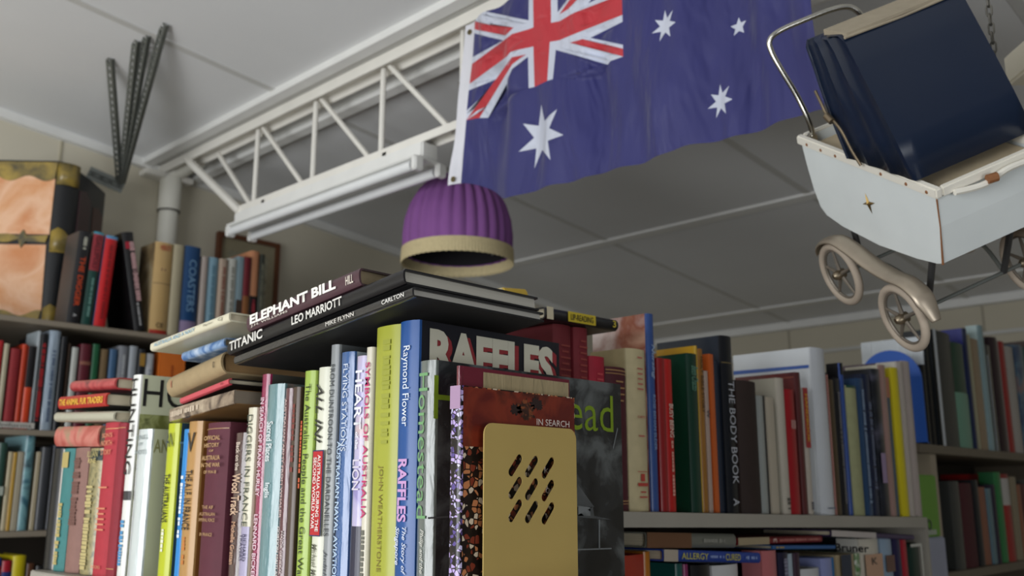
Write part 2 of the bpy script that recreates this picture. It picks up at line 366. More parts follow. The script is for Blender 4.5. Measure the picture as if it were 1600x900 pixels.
# ------------------------------------------------------------------ Australian flag
def build_flag():
    lines = []
    def poly(pts): 
        for i in range(len(pts)): lines.append((pts[i], pts[(i+1) % len(pts)]))
    def star(cx, cy, R, n, inner):
        return [(cx+r*math.sin(math.pi*k/n), cy+r*math.cos(math.pi*k/n)) for k in range(2*n) for r in [R if k % 2 == 0 else R*inner]]
    stars = [star(.5, .25, .15, 7, 4/9), star(1.5, 1/6, .0714, 7, 4/9), star(1.25, .5625, .0714, 7, 4/9), star(1.5, 5/6, .0714, 7, 4/9), star(1.7222, .629, .0714, 7, 4/9), star(1.6, .458, .0417, 5, 4/9)]
    for s in stars: poly(s)
    U = .5/30; ins = 1e-4
    def inside(p, s):
        c = False; j = len(s)-1
        for i in range(len(s)):
            if (s[i][1] > p[1]) != (s[j][1] > p[1]) and p[0] < (s[j][0]-s[i][0])*(p[1]-s[i][1])/(s[j][1]-s[i][1])+s[i][0]: c = not c
            j = i
        return c
    LN = math.hypot(1, .5)
    def color(u, v):                      # 0 blue 1 white 2 red 3 hoist
        if u < 0: return 3
        if u < 1 and v > .5:
            x, y = u-.5, v-.75
            if abs(x) < 3*U or abs(y) < 3*U: return 2
            if abs(x) < 5*U or abs(y) < 5*U: return 1
            for sg in (1, -1):            # the two diagonals
                d = (y-sg*x*.5)/LN*1.0    # signed distance above the diagonal
                if abs(d) < 3*U:
                    if (x < 0 and -2*U < d < 0) or (x > 0 and 0 < d < 2*U): return 2
                    return 1
        for s in stars:
            if inside((u, v), s): return 1
        return 0
    def seg(a, b): lines.append((a, b))
    for k in (-5, -3, 3, 5):
        seg((.5+k*U, .5), (.5+k*U, 1)); seg((0, .75+k*U), (1, .75+k*U))
    def clipseg(p, q):                    # clip to the canton
        t0, t1 = 0, 1; dx, dy = q[0]-p[0], q[1]-p[1]
        for a, lo, hi, dd in ((p[0], 0, 1, dx), (p[1], .5, 1, dy)):
            if abs(dd) < 1e-9: continue
            ta, tb = (lo-a)/dd, (hi-a)/dd
            if ta > tb: ta, tb = tb, ta
            t0, t1 = max(t0, ta), min(t1, tb)
        if t1 > t0: seg((p[0]+dx*t0, p[1]+dy*t0), (p[0]+dx*t1, p[1]+dy*t1))
    for sg in (1, -1):
        for k in (-3, -2, 0, 2, 3):
            off = k*U*LN
            f = lambda u: .75+sg*(u-.5)*.5+off
            clipseg((-.2, f(-.2)), (1.2, f(1.2)))
    seg((1, .5), (1, 1)); seg((0, .5), (1, .5)); poly([(-.07, 0), (2, 0), (2, 1), (-.07, 1)]); seg((0, 0), (0, 1))
    pts = []; edges = []
    def add(p): pts.append(Vector(p)); return len(pts)-1
    for a, b in lines: edges.append((add(a), add(b)))
    NU, NV = 97, 43
    for i in range(1, NU):
        for j in range(1, NV): add((-.07+2.07*i/NU, j/NV+.0003*math.sin(i*7+j)))
    for i in range(1, NU): add((-.07+2.07*i/NU, 0)); add((-.07+2.07*i/NU, 1))
    for j in range(1, NV): add((-.07, j/NV)); add((2, j/NV))
    V, E_, Fc, _, _, _ = geometry.delaunay_2d_cdt(pts, edges, [], 0, 1e-5)
    bm = bmesh.new()
    def place(u, v):
        q = max(0, min(1, u/.28)); q = q*q*(3-2*q)
        zt = 1.012-.012*min(1, u/1.0)+.004*math.sin(u*4); zb = .645-.066*q-.004*max(0, u-.3)
        sag = -.045*math.exp(-((u+.05)/.30)**2)*math.sin(math.pi*v)
        z = zb+(zt-zb)*v+sag
        y = 1.372-.42*u+.014*u*u+.030*(1-v)*math.exp(-(max(u, 0)/.12)**2)
        amp = .007+.012*min(1, max(u, 0))
        x = 1.300+amp*math.sin(8.5*u+1.6*v)*(.35+.65*min(1, v*3)*(1-v*.7))+.007*math.sin(19*u-3*v)*(1-v*.5)*(.3+.7*min(1, v*4))+.004*math.sin(31*u+2*v)
        x += .004*math.sin(23*u+6*v)*math.exp(-((v-.4)/.35)**2)+.003*math.sin(9*v+13*u)
        x += .02*(1-v)*math.exp(-((u-.13)/.07)**2)-.012*(1-v)*math.exp(-((u-.28)/.06)**2)
        z += .001*math.sin(15*u)*(1-v)-.009*math.exp(-((u-.13)/.10)**2)*math.exp(-((v-.55)/.22)**2)+.012*math.exp(-((u-.33)/.12)**2)*math.exp(-((v-.6)/.2)**2)
        return Vector((x, y, z))
    bv = [bm.verts.new(place(p.x, p.y)) for p in V]
    for f in Fc:
        cu = sum(V[i].x for i in f)/len(f); cv = sum(V[i].y for i in f)/len(f)
        try: q = bm.faces.new([bv[i] for i in f]); q.material_index = color(cu, cv); q.smooth = True
        except ValueError: pass
    def fabric(c):
        m = mat(c, 'cloth', .6, scale=9); b = m.node_tree.nodes['Principled BSDF']; b.inputs['Sheen Weight'].default_value = .25; b.inputs['Transmission Weight'].default_value = 0
        nt = m.node_tree; bp = [n for n in nt.nodes if n.type == 'BUMP'][0]; tc = [n for n in nt.nodes if n.type == 'TEX_COORD'][0]
        mp = nt.nodes.new('ShaderNodeMapping'); mp.inputs['Scale'].default_value = (3, 8, 2.6); mp.inputs['Rotation'].default_value = (.5, 0, 0); nz = nt.nodes.new('ShaderNodeTexNoise')
        nz.inputs['Scale'].default_value = 1; nz.inputs['Detail'].default_value = 3; nz.inputs['Distortion'].default_value = .7
        nt.links.new(tc.outputs['Object'], mp.inputs[0]); nt.links.new(mp.outputs[0], nz.inputs['Vector']); nt.links.new(nz.outputs[0], bp.inputs['Height']); bp.inputs['Strength'].default_value = .8; bp.inputs['Distance'].default_value = .05
        return m
    fr = empty('flag', 'large blue Australian flag with a red and white union canton hanging from the truss', 'flag', (1.3, 1.38, 1.01))
    me = bpy.data.meshes.new('flag_cloth'); bm.to_mesh(me); bm.free()
    o = link('flag_cloth', me, [fabric('#2b2c6e'), fabric('#d3d8e6'), fabric('#c5303a'), fabric('#e6e6ec')], fr)
    o.matrix_parent_inverse = fr.matrix_world.inverted()
    for v in (.045, .96):
        bm = bmesh.new(); c = place(-.035, v); lathe(bm, [(.0025, 0), (.006, 0), (.006, .002), (.0025, .002), (.0025, 0)], 14)
        bmesh.ops.transform(bm, matrix=Matrix.Translation(c+Vector((-.002, 0, 0))) @ Matrix.Rotation(math.radians(-90), 4, 'Y'), verts=bm.verts)
        g = from_bm('grommet', bm, mat('#8a7a45', 'metal', .35, 1), fr); g.matrix_parent_inverse = fr.matrix_world.inverted()
build_flag()

# ------------------------------------------------------------------ purple pleated lamp shade
def lampshade():
    c = at(715, 398, 2.42)
    r = empty('pendant_lamp', 'purple pleated fabric lampshade with a cream fringe hanging behind the flag', 'lampshade', c)
    prof = [(.134, .0), (.139, .02), (.139, .05), (.134, .09), (.121, .13), (.101, .165), (.076, .192), (.05, .206), (.03, .211)]
    seg = 180; bm = bmesh.new(); rings = []
    for R, z in prof+[(p[0]-.003, p[1]) for p in prof[::-1]]:
        ring = []
        for k in range(seg):
            th = 2*math.pi*k/seg; am = .0045+.006*(z/.2)
            rr = R+am*(abs(math.sin(th*13+.35*math.sin(3*th)))-.5)*(1 if R > .05 else .4); ring.append(bm.verts.new((rr*math.cos(th), rr*math.sin(th), z)))
        rings.append(ring)
    for A, B in zip(rings, rings[1:]):
        for k in range(seg): bm.faces.new((A[k], A[(k+1) % seg], B[(k+1) % seg], B[k]))
    from_bm('shade', bm, mat('#8a5598', 'cloth', .9, scale=18), r, True)
    bm = bmesh.new(); lathe(bm, [(R-.012, z) for R, z in prof], 40); from_bm('inner_lining', bm, mat('#141116', 'cloth', .9), r, True)
    bm = bmesh.new(); seg = 220; rings = []
    for R, z, a in ((.1435, .012, .0), (.1445, -.008, .0004), (.1445, -.022, .0007), (.143, -.026, .0007), (.138, -.022, .0004), (.1375, .01, 0)):
        rings.append([bm.verts.new(((R+a*(k % 2))*math.cos(2*math.pi*k/seg), (R+a*(k % 2))*math.sin(2*math.pi*k/seg), z+(.0008*math.sin(k*1.7) if z < -.02 else 0))) for k in range(seg)])
    rings.append(rings[0])
    for A, B in zip(rings, rings[1:]):
        for k in range(seg): bm.faces.new((A[k], A[(k+1) % seg], B[(k+1) % seg], B[k]))
    from_bm('fringe', bm, mat('#cdbd92', 'cloth', .9, scale=120), r)
    bm = bmesh.new(); tube(bm, [(0, 0, .2), (0, 0, ceil_z(c.x)-c.z)], .003, 8); from_bm('cord', bm, mat('#6b5b3a', 'cloth'), r)
    bm = bmesh.new()
    for k in range(3): 
        a = k*2.09; tube(bm, [(0, 0, .2), (.05*math.cos(a), .05*math.sin(a), .2), (.125*math.cos(a), .125*math.sin(a), .02)], .0015, 6)
    from_bm('wire_frame', bm, STEEL, r)
    bm = bmesh.new(); tube(bm, [(0, 0, .14), (0, 0, .205)], .018, 14); from_bm('lamp_socket', bm, mat('#d8d2c0', 'paint'), r)
lampshade()
# ------------------------------------------------------------------ doll's pram hung nose-down from the ceiling
def pram():
    L = Vector((-.36322, -.75840, -.54121)); W = Vector((.67650, -.61409, .40651)); U = Vector((-.64064, -.21847, .73610))
    Bp = Vector((1.14888, .38977, .36153)); M = Matrix((L, W, U)).transposed().to_4x4(); M.translation = Bp
    r = empty('dolls_pram', 'old white doll\'s pram with navy hood hung tilted from the ceiling at right', 'pram', M=M)
    WD = .165
    body = mat('#dfe5e4', 'paint', .4); chrome = mat('#c9c6bd', 'metal', .22, 1); tyre = mat('#b5a796', 'paint', .75); navy = mat('#152136', 'gloss', .3, scale=8)
    rust = mat('#8a5a35', 'cloth'); tape = mat('#e6e2d6', 'paint', .5)
    # tub: a side outline swept across the width, open at the top
    out = [(0, 0), (.002, -.05), (0, -.103), (-.01, -.107), (-.05, -.115), (-.13, -.124), (-.215, -.123), (-.252, -.117), (-.266, -.107), (-.277, -.08), (-.286, -.04), (-.292, 0)]
    bm = bmesh.new(); a = [bm.verts.new((x, 0, z)) for x, z in out]; c = [bm.verts.new((x, WD, z)) for x, z in out]
    bm.faces.new(a); bm.faces.new(c[::-1])
    for i in range(len(out)-1): bm.faces.new((a[i], c[i], c[i+1], a[i+1]))
    bmesh.ops.recalc_face_normals(bm, faces=bm.faces)
    o = from_bm('tub', bm, body, r); so = o.modifiers.new('s', 'SOLIDIFY'); so.thickness = .004; so.offset = -1
    bm = bmesh.new(); pth = [(0, -.001), (.002, -.05), (.0, -.104)]
    tube(bm, [(x+.0004, -.0004, z) for x, z in pth], [.0012, .0009, .0016], 6); from_bm('worn_corner_edge', bm, rust, r)
    bm = bmesh.new()
    e = .004
    for A, B in (((-.297, -e, -.010), (.005, .006, .004)), ((-.297, WD-.006, -.010), (.005, WD+e, .004)), ((-.003, .006, -.010), (.005, WD-.006, .004)), ((-.297, .006, -.010), (-.289, WD-.006, .004))): box(bm, A, B, .002)
    from_bm('rim', bm, tape, r)
    bm = bmesh.new(); tube(bm, smooth_path([(.008, .02, -.008), (.012, .06, -.012), (.010, .1, -.006), (.012, .16, -.01)]), .0042, 8); from_bm('roll_binding', bm, tape, r, True)
    bm = bmesh.new(); tube(bm, [(.014, .062, -.006), (.017, .074, -.006)], .006, 10); from_bm('binding_end', bm, rust, r)
    bm = bmesh.new()
    for x in (-.27, -.235, -.2, -.1, -.05, -.012):
        lathe(bm, [(.0001, .0012), (.0018, .001), (.0026, 0)], 10, True)
        bm.verts.ensure_lookup_table(); bmesh.ops.transform(bm, matrix=Matrix.Translation((x, -e, -.004)) @ Matrix.Rotation(math.radians(90), 4, 'X'), verts=bm.verts[-30:])
    from_bm('stud', bm, rust, r)
    bm = bmesh.new(); box(bm, (-.286, .005, -.03), (-.004, WD-.005, -.012), .004); from_bm('lining', bm, mat('#b9a98c', 'cloth'), r)
    # four pointed gilt star
    bm = bmesh.new(); cx, cz = -.141, -.062; cen = bm.verts.new((cx, -.0035, cz)); ring = []
    for k in range(8):
        a_ = math.pi*k/4+.35; R = .0155 if k % 2 == 0 else .004; ring.append(bm.verts.new((cx+R*math.cos(a_), -.0006, cz+R*math.sin(a_))))
    for k in range(8): bm.faces.new((cen, ring[k], ring[(k+1) % 8]))
    from_bm('star_ornament', bm, mat('#a58a55', 'metal', .35, 1), r)
    # hood: slanting box with pleated sides
    hp = [(-.035, .012), (-.141, .176), (-.185, .172), (-.222, .158), (-.216, .120), (-.196, .06), (-.165, .004)]
    bm = bmesh.new(); n = 7; rows = []
    prof = [(-.030, .006), (-.060, .056), (-.088, .098), (-.118, .142), (-.136, .168), (-.150, .176), (-.175, .173)]
    back = [(-.165, .002), (-.178, .03), (-.192, .06), (-.205, .095), (-.214, .125), (-.224, .152), (-.222, .160)]
    # side gores between front edge and back bow
    for wy in (-.004, WD+.004):
        sg = 1 if wy < 0 else -1; grid = []
        for (fx, fz), (bx, bz) in zip(prof, back):
            line = []
            for k in range(13):
                t = k/12; pl = .006*abs(math.sin(t*math.pi*3))*(.35+.65*(fz/.176)); x = fx+(bx-fx)*t; z = fz+(bz-fz)*t
                line.append(bm.verts.new((x, wy+sg*pl*(1 if 0 < k < 12 else 0), z)))
            grid.append(line)
        for i in range(len(grid)-1):
            for k in range(12): bm.faces.new((grid[i][k], grid[i][k+1], grid[i+1][k+1], grid[i+1][k]))
        rows.append(grid)
    A, Bq = rows
    for i in range(len(prof)-1):
        f0, f1 = A[i][0], A[i+1][0]; g0, g1 = Bq[i][0], Bq[i+1][0]; bm.faces.new((f0, g0, g1, f1))
    for k in range(12): bm.faces.new((A[-1][k], A[-1][k+1], Bq[-1][k+1], Bq[-1][k]))
    bmesh.ops.subdivide_edges(bm, edges=[e_ for e_ in bm.edges if abs(e_.verts[0].co.y-e_.verts[1].co.y) > .1], cuts=8)
    for v in bm.verts:
        q = (v.co.y)/WD
        if .02 < q < .98: v.co += Vector((.6, 0, .4))*(-.004*math.sin(math.pi*q))
    o = from_bm('hood', bm, navy, r, True); so = o.modifiers.new('s', 'SOLIDIFY'); so.thickness = .0025
    trimm = mat('#a89c86', 'cloth')
    bm = bmesh.new(); ed = [(x, z) for x, z in back]
    pts = [(x-.001, -.005, z) for x, z in ed]+[(x-.001, WD+.005, z) for x, z in ed[::-1]]; tube(bm, pts, .003, 8); from_bm('hood_bow', bm, navy, r, True)
    bm = bmesh.new(); tube(bm, [(-.139, -.004, .176), (-.142, WD*.5, .173), (-.139, WD+.004, .176)], .0022, 8); from_bm('hood_seam', bm, trimm, r, True)
    B1('hood_top_binding', (-.222, .0, .1605), (-.146, WD, .1635), trimm, r) if False else None
    bm = bmesh.new(); vs = [bm.verts.new(p) for p in ((-.140, 0, .1800), (-.140, WD, .1800), (-.190, WD, .1790), (-.190, 0, .1790), (-.140, 0, .176), (-.140, WD, .176), (-.190, WD, .170), (-.190, 0, .170))]
    for q in ((0, 1, 2, 3), (7, 6, 5, 4), (0, 4, 5, 1), (1, 5, 6, 2), (2, 6, 7, 3), (3, 7, 4, 0)): bm.faces.new([vs[i] for i in q])
    from_bm('hood_top_panel', bm, trimm, r)
    bm = bmesh.new(); tube(bm, smooth_path([(-.212, -.012, .094), (-.198, -.014, .078), (-.188, -.015, .066), (-.174, -.014, .058), (-.160, -.013, .045), (-.146, -.012, .022), (-.132, -.010, .002)], 5), .0022, 8)
    for p in ((-.180, -.017, .062),): tube(bm, [(p[0]-.006, p[1], p[2]+.003), (p[0]+.006, p[1], p[2]-.003)], .005, 10)
    from_bm('hood_joint_arm', bm, mat('#8b7c66', 'metal', .4, .8), r, True)
    bm = bmesh.new(); tube(bm, [(-.048, -.004, .034), (-.050, WD*.5, .034), (-.048, WD+.004, .034)], .0016, 8); from_bm('hood_hem', bm, navy, r, True)
    # chrome push handle
    bm = bmesh.new()
    hp = smooth_path([(-.279, .012, -.02), (-.279, .012, .02), (-.298, .010, .06), (-.318, .004, .098), (-.333, .001, .126), (-.339, .004, .143), (-.335, .020, .152), (-.328, .055, .156), (-.320, .100, .158), (-.314, .125, .153), (-.306, .138, .135), (-.298, .148, .10), (-.281, .152, .03), (-.279, .152, -.02)], 6)
    tube(bm, hp, .0042, 12); from_bm('handle', bm, chrome, r, True)
    bm = bmesh.new()
    for y in (.012, .152): box(bm, (-.285, y-.006, -.02), (-.273, y+.006, .006), .002)
    from_bm('handle_bracket', bm, chrome, r)
    # wheels
    def wheel(x, y, z, s):
        R = .0445
        def P(v): return Matrix.Translation((x, y, z)) @ Matrix.Rotation(math.radians(90), 4, 'X') @ Matrix.Rotation(x*9, 4, 'Z')
        bm = bmesh.new(); rings = [(R*math.cos(2*math.pi*k/40), R*math.sin(2*math.pi*k/40), 0) for k in range(40)]
        tube(bm, rings, .0058, 12, True); bm.transform(P(0)); t = from_bm('wheel', bm, tyre, r, True)
        bm = bmesh.new(); rings = [((R-.0065)*math.cos(2*math.pi*k/40), (R-.0065)*math.sin(2*math.pi*k/40), 0) for k in range(40)]
        tube(bm, rings, .0022, 6, True)
        for k in range(5): a_ = 2*math.pi*k/5; tube(bm, [(0, 0, 0), ((R-.006)*math.cos(a_), (R-.006)*math.sin(a_), 0)], [.0035, .0018], 8)
        bm.transform(P(0)); from_bm('rim_and_spokes', bm, mat('#8f867a', 'metal', .5, .5), t, True)
        bm = bmesh.new(); lathe(bm, [(.0001, .013), (.004, .0125), (.0065, .009), (.0075, .003), (.0075, -.006)], 16, True); bm.transform(P(0)); from_bm('hub_cap', bm, mat('#a0927c', 'metal', .35, .9), t, True)
    WZ = [(-.206, -.193), (-.066, -.2066)]
    for y in (-.020, WD+.020):
        for x, z in WZ: wheel(x, y, z, 1)
    # S shaped mudguard above each pair of wheels
    for y in (-.018, WD+.018):
        path = [(-.258, -.178), (-.254, -.163), (-.237, -.143), (-.205, -.129), (-.167, -.131), (-.125, -.139), (-.084, -.141), (-.050, -.138), (-.023, -.146), (-.008, -.162), (.003, -.180)]
        pts = smooth_path([(x, y, z) for x, z in path], 6); bm = bmesh.new(); prev = None
        for i, p in enumerate(pts):
            d = (pts[min(i+1, len(pts)-1)]-pts[max(i-1, 0)]).normalized(); nn = Vector((-d.z, 0, d.x)); fr = i/(len(pts)-1); wd = .015*min(1, .55+fr*3, .45+(1-fr)*4)
            cur = [bm.verts.new(p+Vector((0, wd*math.sin(q), 0))+nn*(wd*.45*(math.cos(q)-1))) for q in [math.radians(a_) for a_ in range(-90, 91, 20)]]
            if prev:
                for k in range(len(cur)-1): bm.faces.new((prev[k], prev[k+1], cur[k+1], cur[k]))
            prev = cur
        o = from_bm('mudguard', bm, mat('#b3a694', 'metal', .38, .6), r, True); o.modifiers.new('s', 'SOLIDIFY').thickness = .0012
    for x, z in WZ:
        bm = bmesh.new(); tube(bm, [(x, -.024, z), (x, WD+.024, z)], .0028, 8); from_bm('axle', bm, STEEL, r)
    for y in (.02, WD-.02):
        bm = bmesh.new(); tube(bm, smooth_path([(-.206, y, -.193), (-.17, y, -.176), (-.136, y, -.172), (-.10, y, -.178), (-.066, y, -.2066)], 4), .003, 8); from_bm('chassis_bar', bm, STEEL, r, True)
        for x, z, x2 in ((-.206, -.193, -.225), (-.066, -.2066, -.045)):
            bm = bmesh.new(); tube(bm, [(x, y, z), (x2, y, -.118)], .0045, 8); from_bm('spring_strut', bm, mat('#4a4a4a', 'metal', .5, .5), r)
pram()
# the chain that carries it
ch0 = Vector((1.14888, .38977, .36153))+Vector((-.36322, -.75840, -.54121))*(-.075)+Vector((.67650, -.61409, .40651))*.166
def chain(p, name_label):
    top = ceil_z(p.x); n = int((top-p.z)/.0135)
    r = empty('chain', name_label, 'chain', p); bm = bmesh.new()
    for i in range(n):
        pts = []
        for k in range(14):
            a = 2*math.pi*k/14; u = .0034*math.cos(a); v = .0055*math.sin(a)+(.0032 if math.sin(a) > 0 else -.0032)
            pts.append((u if i % 2 else 0, 0 if i % 2 else u, v+.008+i*.0135))
        tube(bm, pts, .0013, 6, True)
    from_bm('links', bm, mat('#8b8880', 'metal', .4, .9), r, True)
    bm = bmesh.new(); tube(bm, [(0, 0, .008+n*.0135), (0, 0, top-p.z)], .0025, 8); from_bm('ceiling_hook', bm, STEEL, r)
chain(ch0, 'thin metal chain running up to the ceiling beside the pram hood')
M0 = Matrix((RT, Vector((FW.x, FW.y, 0)).normalized(), Vector((0, 0, 1)))).transposed().to_4x4(); M0.translation = at(1641, 100, 1.55)
cb = empty('hanging_shelf_board', 'cream painted board end poking in at the right edge beside the pram', 'board', M=M0)
B1('board', (-.060, -.05, -.026), (.3, .03, .026), mat('#efe8d2', 'paint'), cb, .004)
bm = bmesh.new(); tube(bm, [(.2, 0, .01), (.2, 0, ceil_z(M0.translation.x)-M0.translation.z-.03)], .004, 8); from_bm('rod', bm, STEEL, cb)

# ================================================================== SHELVING
SHELF = mat('#a39e93', 'paint', .45); SHELFB = mat('#6f6555', 'paint', .5); DARKB = mat('#3b342c', 'paint', .6); LSH = mat('#8c8272', 'paint', .5)
ZL = -.118; XL = .62; ZR = -.030; YR = .82
def ZRT(x): return -.0225-.0235*(x-1.06)      # the top board sags down to the right
def shelf_unit(name, label, boards, sides):
    a = boards[0]; r = empty(name, label, 'bookcase', (a[0][0], a[0][1], -1.47))
    def ad(n, p, q, m):
        bm = bmesh.new(); box(bm, p, q, .0015); o = from_bm(n, bm, m, r); o.matrix_parent_inverse = r.matrix_world.inverted(); return o
    for p, q, m in boards: ad('shelf', p, q, m)
    for n, p, q, m in sides: ad(n, p, q, m)
    return r
shelf_unit('bookcase', 'low bookcase under the crowded front row of books, seen end on', [((.595, .50, ZL-.022), (.872, 1.63, ZL), SHELF), ((.6, .52, ZL-.36), (.872, 1.61, ZL-.34), SHELF), ((.6, .52, -1.38), (.872, 1.61, -1.36), SHELF)],
    [('side_panel', (.6, 1.63, -1.47), (.872, 1.648, ZL), SHELF), ('side_panel', (.6, .482, -1.47), (.872, .50, ZL-.0), SHELF), ('back_panel', (.872, .482, -1.47), (.878, 1.648, ZL), DARKB)])
shelf_unit('bookcase', 'grey metal bookcase at centre right holding the white folder and black book', [((.885, YR-.012, ZR-.40), (2.13, YR+.28, ZR-.38), SHELF), ((.885, YR-.012, -1.40), (2.13, YR+.28, -1.38), SHELF)],
    [('side_panel', (2.13, YR-.008, -1.47), (2.142, YR+.28, ZRT(2.142)), SHELF), ('back_panel', (.885, YR+.28, -1.47), (2.142, YR+.286, ZRT(2.142)), DARKB)])
g = [o for o in bpy.data.objects if o.get('label', '').startswith('grey metal bookcase')][0]
bm = bmesh.new(); box(bm, (.885, YR-.012, -.021), (2.13, YR+.28, 0))
for v in bm.verts: v.co.z += ZRT(v.co.x)
o = from_bm('shelf', bm, SHELF, g); o.matrix_parent_inverse = g.matrix_world.inverted()
Z1, Z2, Z3, Z4 = .434, .157, -.086, -.34; YL = 2.5
shelf_unit('bookcase', 'tall bookcase against the left wall carrying the giant leather-bound volume', [((.35, YL-.01, z-.014), (1.62, 2.90, z), LSH) for z in (Z1, Z2, Z3, Z4)],
    [('side_panel', (1.62, YL-.005, -1.47), (1.64, 2.90, Z1), SHELFB), ('side_panel', (.33, YL-.005, -1.47), (.35, 2.90, Z1), SHELFB), ('back_panel', (.33, 2.90, -1.47), (1.64, 2.908, Z1), DARKB)])
ZF1, ZF2 = .121, -.185; YF = .90
shelf_unit('bookcase', 'dark wooden bookcase at far right with a rounded top shelf edge', [((2.33, YF-.012, ZF1-.022), (3.7, YF+.32, ZF1), SHELFB), ((2.45, YF-.008, ZF2-.022), (3.7, YF+.32, ZF2), SHELFB), ((2.45, YF-.008, -.58), (3.7, YF+.32, -.56), SHELFB)],
    [('side_panel', (2.41, YF-.006, -1.47), (2.45, YF+.32, ZF1-.022), mat('#a79a86', 'paint')), ('side_panel', (3.7, YF, -1.47), (3.72, YF+.32, ZF1), SHELFB), ('back_panel', (2.45, YF+.32, -1.47), (3.72, YF+.33, ZF1-.02), DARKB)])
p = oy(20, 664, YL-.0105)
tg = empty('shelf_sign', 'small pale sign reading Uniforms on the edge of the left bookcase shelf', 'sign', p); quads(tg, 'card', [((0, 0, 0), (1, 0, 0), (0, 0, 1), .1, .014)], mat('#b9b6ae', 'paint'), .001)
letters(tg, 'Uniforms', (0, -.001, 0), (1, 0, 0), (0, 0, 1), .085, .0095, '#444444')

